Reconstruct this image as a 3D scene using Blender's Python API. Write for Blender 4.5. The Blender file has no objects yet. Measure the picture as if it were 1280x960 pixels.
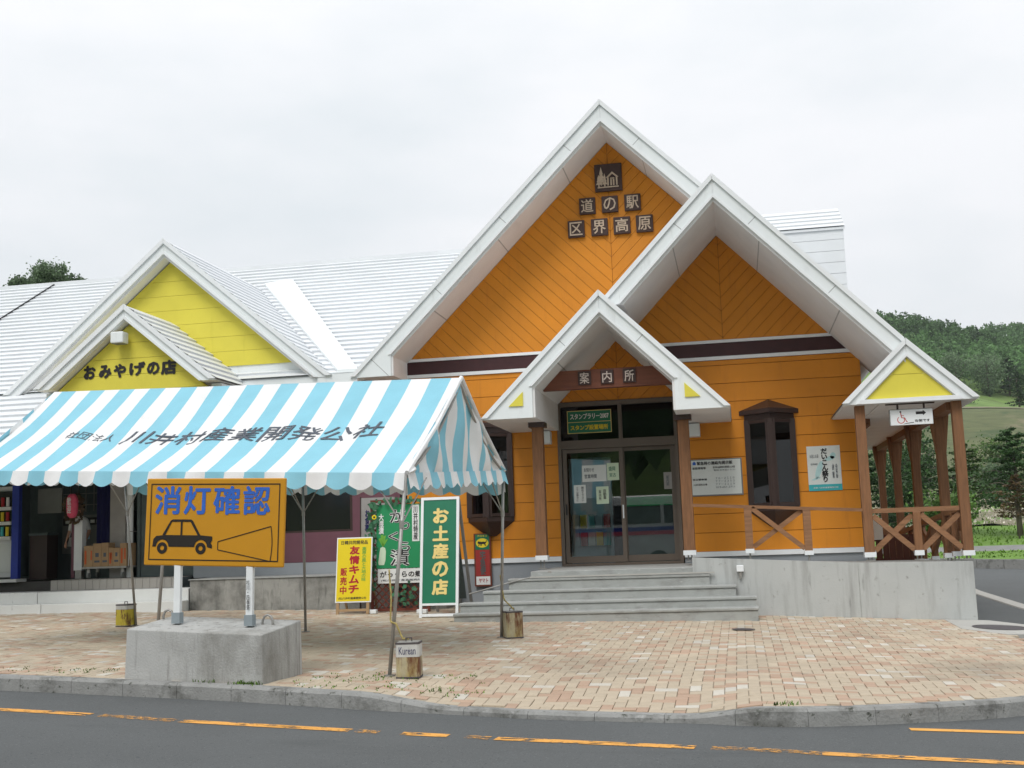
import bpy, bmesh, math, random
import numpy as np
from mathutils import Vector, Matrix
random.seed(7); rng = np.random.default_rng(7)
SC = bpy.context.scene; COL = SC.collection
R = math.radians

# ------------------------------------------------------------------ camera
def cam_axes(yaw, pitch, roll):
    f = Vector((-math.sin(yaw)*math.cos(pitch), math.cos(yaw)*math.cos(pitch), math.sin(pitch)))
    r0 = Vector((math.cos(yaw), math.sin(yaw), 0)); u0 = r0.cross(f)
    r = r0*math.cos(roll) - u0*math.sin(roll); u = r.cross(f)
    return r, u, f
cd = bpy.data.cameras.new('camera'); cam = bpy.data.objects.new('camera', cd); COL.objects.link(cam)
r_, u_, f_ = cam_axes(R(10.7), R(7.6667), R(1.9445))
cam.matrix_world = Matrix(((r_.x, u_.x, -f_.x, 0), (r_.y, u_.y, -f_.y, 0), (r_.z, u_.z, -f_.z, 1.40), (0, 0, 0, 1)))
cd.sensor_width = 36; cd.lens = 36*1456.13/1280; cd.clip_end = 4000; cd.clip_start = .1
SC.camera = cam

# ------------------------------------------------------------------ sky and sun
SUN_EL, SUN_AZ = R(52), R(188)          # azimuth clockwise from +Y: behind the camera, a little to the left
w = bpy.data.worlds.new('World'); SC.world = w; w.use_nodes = True
nt = w.node_tree; nt.nodes.clear(); N = nt.nodes.new; L = nt.links.new
out = N('ShaderNodeOutputWorld'); bg = N('ShaderNodeBackground'); bg.inputs[1].default_value = .1
sky = N('ShaderNodeTexSky'); sky.sky_type = 'NISHITA'; sky.sun_disc = False
sky.sun_elevation = SUN_EL; sky.sun_rotation = SUN_AZ
tc = N('ShaderNodeTexCoord'); sep = N('ShaderNodeSeparateXYZ'); L(tc.outputs['Generated'], sep.inputs[0])
mp = N('ShaderNodeMapping'); mp.inputs['Scale'].default_value = (1, 1, 2.6); L(tc.outputs['Generated'], mp.inputs[0])
n1 = N('ShaderNodeTexNoise'); n1.inputs['Scale'].default_value = 2.3; n1.inputs['Detail'].default_value = 6; n1.inputs['Roughness'].default_value = .5
L(mp.outputs[0], n1.inputs[0])
rp = N('ShaderNodeValToRGB'); rp.color_ramp.elements[0].position = .36; rp.color_ramp.elements[1].position = .60
rp.color_ramp.elements[0].color = (.80, .85, .885, 1); rp.color_ramp.elements[1].color = (.965, .975, 1.0, 1)
L(n1.outputs[0], rp.inputs[0])
mr = N('ShaderNodeMapRange'); mr.inputs[1].default_value = 0; mr.inputs[2].default_value = 1; mr.inputs[3].default_value = 7.9; mr.inputs[4].default_value = 11.8
L(sep.outputs[2], mr.inputs[0])
ml = N('ShaderNodeVectorMath'); ml.operation = 'SCALE'; L(rp.outputs[0], ml.inputs[0]); L(mr.outputs[0], ml.inputs['Scale'])
mx = N('ShaderNodeMixRGB'); mx.inputs[0].default_value = .95; L(sky.outputs[0], mx.inputs[1]); L(ml.outputs[0], mx.inputs[2])
L(mx.outputs[0], bg.inputs[0]); L(bg.outputs[0], out.inputs[0])
sd = bpy.data.lights.new('sun', 'SUN'); sd.energy = 1.5; sd.angle = R(25); sd.color = (1, .975, .94)
so = bpy.data.objects.new('sun', sd); COL.objects.link(so)
dirv = Vector((math.sin(SUN_AZ)*math.cos(SUN_EL), math.cos(SUN_AZ)*math.cos(SUN_EL), math.sin(SUN_EL)))
so.rotation_euler = dirv.to_track_quat('Z', 'Y').to_euler(); so.location = (0, 0, 60)
SC.view_settings.view_transform = 'Standard'; SC.view_settings.look = 'None'
SC.view_settings.exposure = .20; SC.view_settings.gamma = 1; SC.view_settings.use_curve_mapping = False

# ------------------------------------------------------------------ materials
def mat(name, col, rough=.6, var=.12, scale=5., bump=0., bscale=60., metal=0., island=0., streak=0., stretch=(1, 1, 1),
        spots=None, spec=.4, attr=None, trans=0.):
    """plain paint / wood / stone with noise variation; spots=(colour, threshold, scale, softness) puts wear patches on it"""
    m = bpy.data.materials.new(name); m.use_nodes = True
    nt = m.node_tree; N = nt.nodes.new; L = nt.links.new; b = nt.nodes['Principled BSDF']
    b.inputs['Roughness'].default_value = rough; b.inputs['Metallic'].default_value = metal
    b.inputs['Specular IOR Level'].default_value = spec
    t = N('ShaderNodeTexCoord'); mpg = N('ShaderNodeMapping'); mpg.inputs['Scale'].default_value = stretch
    L(t.outputs['Object'], mpg.inputs[0])
    no = N('ShaderNodeTexNoise'); no.inputs['Scale'].default_value = scale; no.inputs['Detail'].default_value = 6; no.inputs['Roughness'].default_value = .6
    L(mpg.outputs[0], no.inputs[0])
    mrr = N('ShaderNodeMapRange'); mrr.inputs[1].default_value = .25; mrr.inputs[2].default_value = .75
    mrr.inputs[3].default_value = 1-var; mrr.inputs[4].default_value = 1+var; L(no.outputs[0], mrr.inputs[0])
    val = mrr.outputs[0]
    def mul(a, bb):
        k = N('ShaderNodeMath'); k.operation = 'MULTIPLY'; L(a, k.inputs[0]); L(bb, k.inputs[1]); return k.outputs[0]
    if island:
        g = N('ShaderNodeNewGeometry'); m2 = N('ShaderNodeMapRange'); m2.inputs[3].default_value = 1-island; m2.inputs[4].default_value = 1+island
        L(g.outputs['Random Per Island'], m2.inputs[0]); val = mul(val, m2.outputs[0])
        oi = N('ShaderNodeObjectInfo'); m3 = N('ShaderNodeMapRange'); m3.inputs[3].default_value = 1-island*.6; m3.inputs[4].default_value = 1+island*.6
        L(oi.outputs['Random'], m3.inputs[0]); val = mul(val, m3.outputs[0])
    if attr:
        at = N('ShaderNodeAttribute'); at.attribute_name = attr; val = mul(val, at.outputs['Fac'])
    sc = N('ShaderNodeVectorMath'); sc.operation = 'SCALE'; sc.inputs[0].default_value = col; L(val, sc.inputs['Scale'])
    cur = sc.outputs[0]
    for sp in (spots or []):
        sc_col, th, ssc, soft, sst = sp
        m4 = N('ShaderNodeMapping'); m4.inputs['Scale'].default_value = sst; L(t.outputs['Object'], m4.inputs[0])
        n4 = N('ShaderNodeTexNoise'); n4.inputs['Scale'].default_value = ssc; n4.inputs['Detail'].default_value = 8; n4.inputs['Roughness'].default_value = .65
        L(m4.outputs[0], n4.inputs[0])
        r4 = N('ShaderNodeMapRange'); r4.inputs[1].default_value = th; r4.inputs[2].default_value = th+soft; L(n4.outputs[0], r4.inputs[0])
        x4 = N('ShaderNodeMixRGB'); L(r4.outputs[0], x4.inputs[0]); L(cur, x4.inputs[1]); x4.inputs[2].default_value = (*sc_col, 1); cur = x4.outputs[0]
    L(cur, b.inputs['Base Color'])
    if bump:
        n5 = N('ShaderNodeTexNoise'); n5.inputs['Scale'].default_value = bscale; n5.inputs['Detail'].default_value = 5; L(mpg.outputs[0], n5.inputs[0])
        bp = N('ShaderNodeBump'); bp.inputs['Strength'].default_value = bump; bp.inputs['Distance'].default_value = .02
        L(n5.outputs[0], bp.inputs['Height']); L(bp.outputs[0], b.inputs['Normal'])
    if trans:
        o = nt.nodes['Material Output']; tr = N('ShaderNodeBsdfTranslucent'); L(cur, tr.inputs[0]); ms = N('ShaderNodeMixShader'); ms.inputs[0].default_value = trans
        L(b.outputs[0], ms.inputs[1]); L(tr.outputs[0], ms.inputs[2]); L(ms.outputs[0], o.inputs[0])
    return m

WOODST = (6, 6, .6)
m_orange = mat('orange paint', (.66, .238, .012), .6, .10, 1.1, island=.06, bump=.06, bscale=40, spots=[((.55, .185, .012), .56, 2.5, .25, (3, 3, .35)), ((.68, .26, .03), .62, 1.3, .3, (1, 1, .7))])
m_orange_back = mat('orange joint', (.34, .10, .008), .8)
m_yellow = mat('yellow paint', (.70, .61, .07), .55, .06, 2, island=.03, spots=[((.60, .52, .05), .6, 2.5, .25, (3, 3, .4))])
m_yellow_back = mat('yellow joint', (.58, .50, .06), .8)
m_white = mat('white painted metal', (.78, .815, .82), .45, .04, 1.5, spots=[((.56, .58, .57), .58, 2.2, .3, (2, 2, .4)), ((.42, .42, .40), .68, 6, .12, (4, 4, .25))])
m_soffit = mat('soffit board', (.78, .775, .765), .7, .07, 1.2, spots=[((.6, .59, .57), .6, 1.5, .3, (1, .4, 1))])
m_joint = mat('board joint', (.42, .43, .43), .7)
m_trim = mat('white trim', (.80, .82, .83), .4, .03)
m_roof = mat('white roof sheet', (.735, .755, .775), .42, .05, 1.3, spots=[((.6, .62, .62), .6, .8, .35, (1, 1, 1))])
m_band = mat('dark brown band', (.05, .014, .016), .5, .25, 4, stretch=(1, 1, 1))
m_wood = mat('brown stained wood', (.225, .105, .046), .65, .3, 4, stretch=(8, 8, .8), bump=.15, bscale=14, island=.1)
m_woodh = mat('weathered rail wood', (.25, .125, .06), .7, .3, 4, stretch=(.8, 8, 8), bump=.15, bscale=14, island=.12)
m_beam = mat('laminated beam', (.17, .055, .028), .6, .2, 3, stretch=(.6, 6, 6))
m_plate = mat('bronze plate', (.055, .028, .024), .5, .25, 9)
m_char = mat('cast lettering', (.56, .44, .33), .5, .15, 12)
m_charw = mat('pale lettering', (.62, .52, .46), .5, .15, 12)
m_bronze = mat('bronze window frame', (.135, .105, .082), .4, .08, 3)
m_bronzed = mat('dark brown window frame', (.045, .026, .022), .4, .15, 3)
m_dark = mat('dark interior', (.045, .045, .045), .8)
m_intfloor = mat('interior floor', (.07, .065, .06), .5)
m_plinth = mat('grey painted plinth', (.30, .32, .34), .8, .08, 2)
m_conc = mat('step concrete', (.36, .37, .355), .85, .1, 3, bump=.2, bscale=60, spots=[((.235, .23, .215), .50, 2.2, .25, (1, 1, 2)), ((.20, .15, .11), .66, 5, .12, (1, 1, 1)), ((.46, .47, .46), .60, 9, .1, (1, 1, 3))])
m_concw = mat('ramp wall concrete', (.46, .475, .465), .85, .07, 1.5, bump=.12, bscale=50, spots=[((.34, .345, .335), .50, 2.6, .2, (2.4, 1, .22)), ((.2, .2, .19), .64, 2.6, .12, (2.8, 1, .35)), ((.27, .265, .25), .63, 9, .08, (1, 1, 1))])
m_concs = mat('stained concrete', (.33, .325, .30), .9, .12, 3, bump=.2, bscale=50, spots=[((.05, .05, .045), .43, 1.1, .22, (.9, 1, .8)), ((.12, .12, .11), .55, 6, .2, (2, 1, .3))])
m_concb = mat('block concrete', (.42, .42, .405), .9, .10, 3, bump=.3, bscale=50, spots=[((.235, .23, .21), .47, 1.4, .22, (1.3, 1.3, .7)), ((.25, .245, .23), .53, 5, .12, (3, 3, .18)), ((.50, .50, .485), .64, 8, .1, (5, 5, .4))])
m_kerb = mat('kerb concrete', (.27, .27, .26), .9, .15, 5, bump=.4, bscale=45, island=.06, spots=[((.10, .10, .09), .52, 3.0, .16, (1, 1, 1)), ((.07, .075, .06), .60, 14, .08, (1, 1, 1)), ((.36, .36, .35), .62, 6, .1, (1, 1, 1))])
m_asphalt = mat('asphalt', (.135, .143, .144), .92, .10, .7, bump=.9, bscale=170, spots=[((.23, .235, .235), .59, 55, .08, (1, 1, 1)), ((.06, .065, .066), .60, 38, .08, (1, 1, 1)), ((.098, .104, .105), .57, .7, .2, (.3, 1.5, 1))])
m_bed = mat('paver joint sand', (.31, .275, .215), .95, .25, 4, spots=[((.06, .09, .03), .60, 1.6, .1, (1, 1, 1))])
m_pav = [mat('tan paver', (.455, .38, .285), .9, .14, 1.2, bump=.25, bscale=120, island=.06, spots=[((.27, .225, .17), .53, .32, .22, (1, 1, 1)), ((.24, .21, .165), .60, 2.2, .2, (1, 1, 1))]),
         mat('pink paver', (.42, .295, .215), .9, .14, 1.2, bump=.25, bscale=120, island=.10, spots=[((.27, .225, .17), .53, .32, .22, (1, 1, 1)), ((.24, .21, .165), .60, 2.2, .2, (1, 1, 1))]),
         mat('white paver', (.53, .495, .43), .85, .12, 1.2, bump=.2, bscale=120, island=.10, spots=[((.27, .225, .17), .53, .32, .22, (1, 1, 1)), ((.24, .21, .165), .60, 2.2, .2, (1, 1, 1))])]
m_tile = mat('dais tile', (.36, .34, .31), .6, .06, 2, island=.06)
m_wstep = mat('white painted step', (.66, .67, .65), .75, .06, 2, spots=[((.3, .3, .28), .64, 5, .1, (1, 1, .4))])
m_maroon = mat('maroon wall', (.155, .065, .085), .75, .12, 2)
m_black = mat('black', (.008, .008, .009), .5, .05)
m_blackglass = mat('dark shop window', (.012, .012, .014), .12, .05, spec=.5)
m_steel = mat('galvanised pole', (.34, .33, .31), .45, .15, 12, metal=.5)
m_tentw = mat('white canvas', (.84, .84, .84), .8, .05, 2.5, bump=.55, bscale=4, trans=.16, spots=[((.55, .54, .5), .62, 1.6, .25, (1, 1, 1))])
m_tentb = mat('light blue canvas', (.27, .59, .72), .8, .06, 2.5, bump=.55, bscale=4, trans=.16)
m_ink = mat('grey print', (.085, .10, .125), .7)
m_sign = mat('amber sign board', (.54, .25, .008), .5, .05, 3)
m_blue = mat('blue letters', (.03, .125, .50), .5)
m_signback = mat('sign paint black', (.015, .011, .008), .6)
m_wpost = mat('white post', (.74, .76, .76), .5, .05)
m_base = mat('grey base bracket', (.25, .29, .31), .6)
m_can = mat('rusty can', (.42, .37, .24), .55, .2, 8, bump=.2, bscale=30, spots=[((.36, .28, .10), .5, 4, .15, (1, 1, .5)), ((.13, .05, .02), .47, 5, .14, (2, 2, .5)), ((.05, .025, .015), .62, 9, .1, (1, 1, 1))])
m_canw = mat('can white band', (.5, .5, .48), .6, .15, 8, spots=[((.15, .08, .06), .58, 12, .1, (1, 1, 1))])
m_cany = mat('can yellow band', (.50, .40, .04), .55, .1, 8, spots=[((.11, .04, .02), .53, 6, .1, (1.6, 1.6, .5))])
m_rope = mat('tiger rope', (.35, .28, .10), .9, .6, 30)
m_syel = mat('yellow sign face', (.78, .60, .008), .45, .03)
m_sgreen = mat('green sign face', (.012, .165, .085), .45, .05)
m_sgreen2 = mat('bright green sign face', (.02, .27, .10), .45, .05)
m_red = mat('dark red letters', (.42, .012, .02), .5)
m_cream = mat('cream letters', (.80, .62, .22), .5)
m_gold = mat('yellow letters', (.75, .58, .03), .5)
m_letw = mat('white letters', (.78, .78, .76), .5)
m_letk = mat('black letters', (.02, .018, .02), .5)
m_letg = mat('green letters', (.16, .42, .05), .5)
m_lettice = mat('red brown lattice', (.15, .035, .02), .7, .25, 6)
m_leafart = mat('plastic ivy leaf', (.05, .17, .085), .6, .2, 6, island=.4)
m_paper = mat('paper', (.70, .73, .70), .7, .04)
m_paperg = mat('pale green paper', (.62, .74, .55), .7, .04)
m_paperb = mat('pale blue paper', (.45, .62, .74), .7, .08)
m_teal = mat('teal print', (.05, .42, .45), .5)
m_card = mat('cardboard', (.36, .235, .125), .8, .08, 4, island=.1)
m_cardred = mat('orange print', (.52, .10, .03), .8)
m_pink = mat('pink lantern', (.75, .10, .18), .6, .15, 10)
m_navy = mat('navy cloth', (.012, .014, .085), .85)
m_bluep = mat('blue machine panel', (.025, .05, .36), .4)
m_grey = mat('grey metal panel', (.20, .21, .20), .6, .1, 3)
m_dgrey = mat('dark grey cabinet', (.085, .11, .11), .5, .2, 4)
m_greyp = mat('grey column paint', (.30, .285, .27), .7)
m_skin = mat('skin', (.45, .25, .17), .6)
m_hair = mat('black hair', (.012, .01, .01), .6)
m_shirt = mat('white shirt', (.72, .72, .72), .8)
m_brownp = mat('brown board fence', (.10, .032, .018), .7, .25, 4, stretch=(7, 7, .6), island=.15)
m_leaf = mat('leaf', (.075, .140, .030), .65, .25, .8, island=.5, trans=.25)
m_leafd = mat('dark leaf', (.046, .098, .030), .65, .25, .8, island=.5, trans=.2)
m_leafr = mat('reddish leaf', (.11, .07, .03), .65, .25, .8, island=.5, trans=.2)
m_leafg = mat('grey green leaf', (.13, .185, .105), .65, .2, .8, island=.45, trans=.45)
m_bark = mat('bark', (.13, .105, .085), .9, .3, 8, stretch=(3, 3, .6), bump=.4, bscale=20)
m_forest = mat('forest leaf', (.095, .18, .062), .85, .15, .03, attr='tint', trans=.3)
m_ground = mat('meadow', (.14, .225, .05), .95, .25, .25, bump=.5, bscale=1.5, spots=[((.10, .12, .045), .52, .05, .2, (1, .3, 1)), ((.20, .19, .09), .63, .07, .1, (1, .25, 1)), ((.055, .10, .025), .58, .14, .1, (1, .5, 1))])
m_slope = mat('rough slope', (.10, .115, .045), .95, .3, .4, bump=.6, bscale=2, spots=[((.17, .15, .085), .56, .12, .1, (1, .3, 1)), ((.05, .08, .025), .54, .2, .1, (1, .4, 1))])
m_lawn = mat('lawn', (.12, .22, .03), .95, .25, .9, bump=.5, bscale=9)
m_gravel = mat('grey gravel path', (.21, .21, .20), .95, .25, 3, bump=.5, bscale=12)
m_rubble = mat('pale stones', (.40, .37, .31), .9, .2, 2, island=.4)
m_dirt = mat('bare slope', (.19, .17, .11), .95, .25, .5, bump=.5, bscale=3, spots=[((.09, .14, .03), .55, .8, .1, (1, 1, 1))])
m_grass = mat('grass blades', (.09, .17, .02), .8, .2, 3, island=.4)
m_iron = mat('cast iron', (.075, .065, .068), .7, .2, 20, bump=.3, bscale=60)
m_stonepale = mat('pale apron stone', (.42, .41, .38), .9, .08, 3)
m_busw = mat('white bus paint', (.75, .75, .75), .3, .03)
m_tyre = mat('tyre', (.02, .02, .02), .8)
m_stick = mat('green sticker', (.02, .38, .12), .5)

def glass_mat(name, tint, refl):
    m = bpy.data.materials.new(name); m.use_nodes = True; nt = m.node_tree; nt.nodes.clear(); N = nt.nodes.new; L = nt.links.new
    o = N('ShaderNodeOutputMaterial'); mxs = N('ShaderNodeMixShader'); tr = N('ShaderNodeBsdfTransparent'); gl = N('ShaderNodeBsdfGlossy'); fr = N('ShaderNodeLayerWeight')
    tr.inputs[0].default_value = (*tint, 1); gl.inputs['Roughness'].default_value = .01; fr.inputs[0].default_value = .5
    pw = N('ShaderNodeMath'); pw.operation = 'POWER'; pw.inputs[1].default_value = 5; L(fr.outputs['Facing'], pw.inputs[0])
    k = N('ShaderNodeMath'); k.operation = 'MULTIPLY_ADD'; k.inputs[1].default_value = .9; k.inputs[2].default_value = .045*refl; k.use_clamp = True
    L(pw.outputs[0], k.inputs[0]); L(k.outputs[0], mxs.inputs[0]); L(tr.outputs[0], mxs.inputs[1]); L(gl.outputs[0], mxs.inputs[2]); L(mxs.outputs[0], o.inputs[0])
    return m
m_glass = glass_mat('door glass', (.82, .86, .84), 1.7)
m_glassd = glass_mat('window glass', (.30, .32, .32), 1.1)

def worn_mat(name, col, th, sc=9):
    m = mat(name, col, .8, .15, 5, spots=[((.12, .10, .07), .62, 8, .15, (1, 1, 1))]); nt = m.node_tree; N = nt.nodes.new; L = nt.links.new
    o = nt.nodes['Material Output']; b = nt.nodes['Principled BSDF']; t = N('ShaderNodeTexCoord'); n = N('ShaderNodeTexNoise')
    n.inputs['Scale'].default_value = sc; n.inputs['Detail'].default_value = 9; n.inputs['Roughness'].default_value = .75
    mpg = N('ShaderNodeMapping'); mpg.inputs['Scale'].default_value = (.6, 1.6, 1); L(t.outputs['Object'], mpg.inputs[0]); L(mpg.outputs[0], n.inputs[0])
    r = N('ShaderNodeMapRange'); r.inputs[1].default_value = th; r.inputs[2].default_value = th+.04; L(n.outputs[0], r.inputs[0])
    tr = N('ShaderNodeBsdfTransparent'); x = N('ShaderNodeMixShader'); L(r.outputs[0], x.inputs[0]); L(tr.outputs[0], x.inputs[1]); L(b.outputs[0], x.inputs[2]); L(x.outputs[0], o.inputs[0])
    return m
m_line = worn_mat('orange road paint', (.70, .34, .075), .43)
m_line2 = worn_mat('faded orange road paint', (.60, .30, .075), .50, 28)
m_line3 = worn_mat('fresh orange road paint', (.72, .36, .08), .33)

# ------------------------------------------------------------------ mesh helpers
ORG = {}
class MB:
    def __init__(s): s.v = []; s.f = []; s.m = []
    def add(s, vs, fs, mi=0):
        o = len(s.v); s.v += [tuple(v) for v in vs]; s.f += [[i+o for i in f] for f in fs]; s.m += [mi]*len(fs); return s
    def hexa(s, p, mi=0):      # p: 4 bottom, 4 top
        return s.add(p, [(3, 2, 1, 0), (4, 5, 6, 7), (0, 1, 5, 4), (1, 2, 6, 5), (2, 3, 7, 6), (3, 0, 4, 7)], mi)
    def box(s, x0, x1, y0, y1, z0, z1, mi=0):
        return s.hexa([(x0, y0, z0), (x1, y0, z0), (x1, y1, z0), (x0, y1, z0), (x0, y0, z1), (x1, y0, z1), (x1, y1, z1), (x0, y1, z1)], mi)
    def obox(s, c, ax, ay, az, mi=0):
        c = Vector(c); ax = Vector(ax); ay = Vector(ay); az = Vector(az)
        return s.hexa([c-ax-ay-az, c+ax-ay-az, c+ax+ay-az, c-ax+ay-az, c-ax-ay+az, c+ax-ay+az, c+ax+ay+az, c-ax+ay+az], mi)
    def beam(s, p, q, wd, ht, up=(0, 0, 1), mi=0):
        p = Vector(p); q = Vector(q); d = (q-p).normalized(); sd = d.cross(Vector(up))
        if sd.length < 1e-4: sd = d.cross(Vector((0, 1, 0)))
        sd.normalize(); u = sd.cross(d).normalized()
        return s.obox((p+q)/2, d*((q-p).length/2), sd*wd/2, u*ht/2, mi)
    def prism(s, poly, y0, y1, mi=0):      # polygon in XZ, extruded from y0 (front) to y1
        n = len(poly); a = sum(poly[i][0]*poly[(i+1) % n][1]-poly[(i+1) % n][0]*poly[i][1] for i in range(n))
        if a < 0: poly = poly[::-1]
        vs = [(x, y0, z) for x, z in poly]+[(x, y1, z) for x, z in poly]
        fs = [list(range(n)), list(range(2*n-1, n-1, -1))]+[(i, i+n, (i+1) % n+n, (i+1) % n) for i in range(n)]
        return s.add(vs, fs, mi)
    def tube(s, pts, r, n=8, mi=0):
        pts = [Vector(p) for p in pts]; rs = r if isinstance(r, (list, tuple)) else [r]*len(pts); vs = []; fs = []
        for i, p in enumerate(pts):
            d = (pts[min(i+1, len(pts)-1)]-pts[max(i-1, 0)]).normalized(); a = d.orthogonal() if i == 0 else (pa-d*pa.dot(d))
            a.normalize(); pa = a; b = d.cross(a)
            for k in range(n):
                t = 2*math.pi*k/n; vs.append(p+a*math.cos(t)*rs[i]+b*math.sin(t)*rs[i])
        for i in range(len(pts)-1):
            for k in range(n): fs.append((i*n+k, i*n+(k+1) % n, (i+1)*n+(k+1) % n, (i+1)*n+k))
        fs.append(list(range(n))[::-1]); fs.append([(len(pts)-1)*n+k for k in range(n)])
        return s.add(vs, fs, mi)
    def cyl(s, c, r, z0, z1, n=16, r1=None, mi=0):
        return s.tube([(c[0], c[1], z0), (c[0], c[1], z1)], [r, r if r1 is None else r1], n, mi)
    def quad(s, a, b, c, d, mi=0): return s.add([a, b, c, d], [(0, 1, 2, 3)], mi)
    def build(s, name, mats, parent=None, origin=None, smooth=False, bevel=0):
        o0 = ORG[parent.name] if parent is not None else Vector(origin or (0, 0, 0))
        me = bpy.data.meshes.new(name); me.from_pydata([tuple(Vector(v)-o0) for v in s.v], [], s.f)
        for mm in ([] if mats is None else mats if isinstance(mats, (list, tuple)) else [mats]): me.materials.append(mm)
        if any(s.m): me.polygons.foreach_set('material_index', s.m)
        if smooth: me.polygons.foreach_set('use_smooth', [True]*len(me.polygons))
        me.update(); ob = bpy.data.objects.new(name, me); COL.objects.link(ob); ORG[ob.name] = o0
        if parent is not None: ob.parent = parent
        else: ob.location = o0
        if bevel:
            bv = ob.modifiers.new('bevel', 'BEVEL'); bv.width = bevel; bv.segments = 2; bv.limit_method = 'ANGLE'
        return ob
def tag(o, label=None, cat=None, group=None, kind=None):
    if label: o['label'] = label
    if cat: o['category'] = cat
    if group: o['group'] = group
    if kind: o['kind'] = kind
    return o
def thing(name, loc, label, cat, group=None):
    o = bpy.data.objects.new(name, None); COL.objects.link(o); o.location = loc; o.empty_display_size = .2; ORG[o.name] = Vector(loc)
    return tag(o, label, cat, group)
def struct(name, mb, m, **k): return tag(mb.build(name, m, **k), kind='structure')
def copy_tree(o, parent=None):
    c = o.copy(); COL.objects.link(c); ORG[c.name] = ORG[o.name]
    if parent is not None: c.parent = parent
    for ch in list(o.children): copy_tree(ch, c)
    return c

def clip(poly, a, b, c):       # keep a*x+b*z<=c
    outp = []
    for i in range(len(poly)):
        p, q = poly[i], poly[(i+1) % len(poly)]; dp = a*p[0]+b*p[1]-c; dq = a*q[0]+b*q[1]-c
        if dp <= 0: outp.append(p)
        if dp*dq < 0:
            t = dp/(dp-dq); outp.append((p[0]+(q[0]-p[0])*t, p[1]+(q[1]-p[1])*t))
    return outp
def area(p): return abs(sum(p[i][0]*p[(i+1) % len(p)][1]-p[(i+1) % len(p)][0]*p[i][1] for i in range(len(p))))/2
def board(poly, y0, y1, m, parent, name='siding_board'):
    if len(poly) >= 3 and area(poly) > .003: MB().prism(poly, y0, y1).build(name, m, parent)

TXT = {}
def text_mesh(s, bold=.02, vertical=False, shear=0.):
    key = (s, bold, vertical, shear)
    if key not in TXT:
        c = bpy.data.curves.new('lettering', 'FONT'); c.body = '\n'.join(s) if vertical else s; c.size = 1; c.resolution_u = 2; c.offset = 0; c.shear = shear
        c.space_line = .92 if vertical else 1.0
        c.align_x = 'CENTER' if vertical else 'LEFT'
        o = bpy.data.objects.new('lettering', c); COL.objects.link(o); bpy.context.view_layer.update()
        me = bpy.data.meshes.new_from_object(o.evaluated_get(bpy.context.evaluated_depsgraph_get()))
        v = np.array([p.co[:2] for p in me.vertices]); f = [list(p.vertices) for p in me.polygons]
        bpy.data.objects.remove(o); bpy.data.curves.remove(c); bpy.data.meshes.remove(me)
        lo = v.min(0); hi = v.max(0); TXT[key] = ((v-lo)/(hi-lo), f)
    return TXT[key]
def lettering(s, p, right, up, wd, ht, m, parent, bold=.02, vertical=False, name='lettering', off=.003, shear=0., fn=None):
    """text stretched over the rectangle that starts at p (lower left corner)"""
    v, f = text_mesh(s, 0, vertical, shear); rt = Vector(right).normalized(); u = Vector(up).normalized(); n = rt.cross(u); p = Vector(p)
    mb = MB(); em = min(wd, ht); rad = bold*em*.9
    ring_ = [(0, 0)]+([(math.cos(a), math.sin(a)) for a in [math.pi*2*i/6 for i in range(6)]] if bold > .004 else [])
    w2, h2 = wd-2*rad, ht-2*rad
    for i, (dx, dy) in enumerate(ring_):       # heavier strokes: the glyph laid down a few times around its place
        pts = [p+rt*(rad+a*w2+dx*rad)+u*(rad+b*h2+dy*rad)+n*(off+.00025*i) for a, b in v]
        if fn: pts = [fn(q)+n*.0004*i for q in pts]
        mb.add(pts, f)
    return mb.build(name, m, parent)
def panel_quad(mb, p, right, up, x0, x1, y0, y1, off=0., mi=0, th=.0):
    rt = Vector(right).normalized(); u = Vector(up).normalized(); n = rt.cross(u); p = Vector(p)
    q = [p+rt*a+u*b+n*off for a, b in ((x0, y0), (x1, y0), (x1, y1), (x0, y1))]
    if th: mb.hexa([x-n*th for x in q]+q, mi)
    else: mb.quad(*q, mi)
    return mb

# ------------------------------------------------------------------ ground levels
def gz(x, y):
    sl = .035-.020*min(1, max(0, (y-11)/7.))
    x = min(x, 4.)
    if x < -2: fx = -sl*(max(x, -12)+2)
    elif x < 0: fx = -.0146*(x+2)
    else: fx = -.0292-.045*x
    return .0184*(max(y, 2)-10.4)+fx
def dip(x, y):
    a = max(0, min(1, (x+3.6)/1.0))*max(0, min(1, (.15-x)/.7))
    b = max(0, min(1, (11.9-y)/1.5)); a = a*a*(3-2*a); b = b*b*(3-2*b); return -.085*a*b
def pz(x, y): return gz(x, y)+dip(x, y)
PROF = [(-600, 62), (-330, 54), (-150, 24), (-60, 3), (-35, -.9), (2, -.7), (22, -.45), (30, -.3), (36, -.02), (39, .28), (42, .42), (46, .55), (60, .74), (72, 1.35), (85, 2.33), (110, 5.2), (160, 12.2), (200, 19.4), (260, 29.3), (330, 47), (420, 68.5), (500, 85.5), (560, 87), (700, 60), (1800, 10)]
def terrain(x, y):
    z = float(np.interp(y, [p[0] for p in PROF], [p[1] for p in PROF]))
    if y > 60:
        k = min(1, (y-60)/300)
        z += k*(4*math.sin(x*.035+1.2)+2.5*math.sin(x*.09+y*.02)+1.5*math.sin(y*.05))
        z -= k*max(0, (x-30))*.09
        z *= max(.15, min(1, (x+140)/150)) if y > 110 else 1
    return z
xs = sorted(set(list(np.linspace(-900, -120, 14))+list(np.linspace(-110, -20, 12))+list(np.linspace(-15, 200, 70))+list(np.linspace(220, 900, 14))))
ys = sorted(set([-600, -450, -330, -240, -150, -100, -60, -35, -20, 2, 12, 22, 30, 36, 39, 42, 46, 52, 60]+list(np.linspace(65, 600, 90))+[700, 900, 1300, 1800]))
mb = MB(); W = len(xs)
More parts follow.
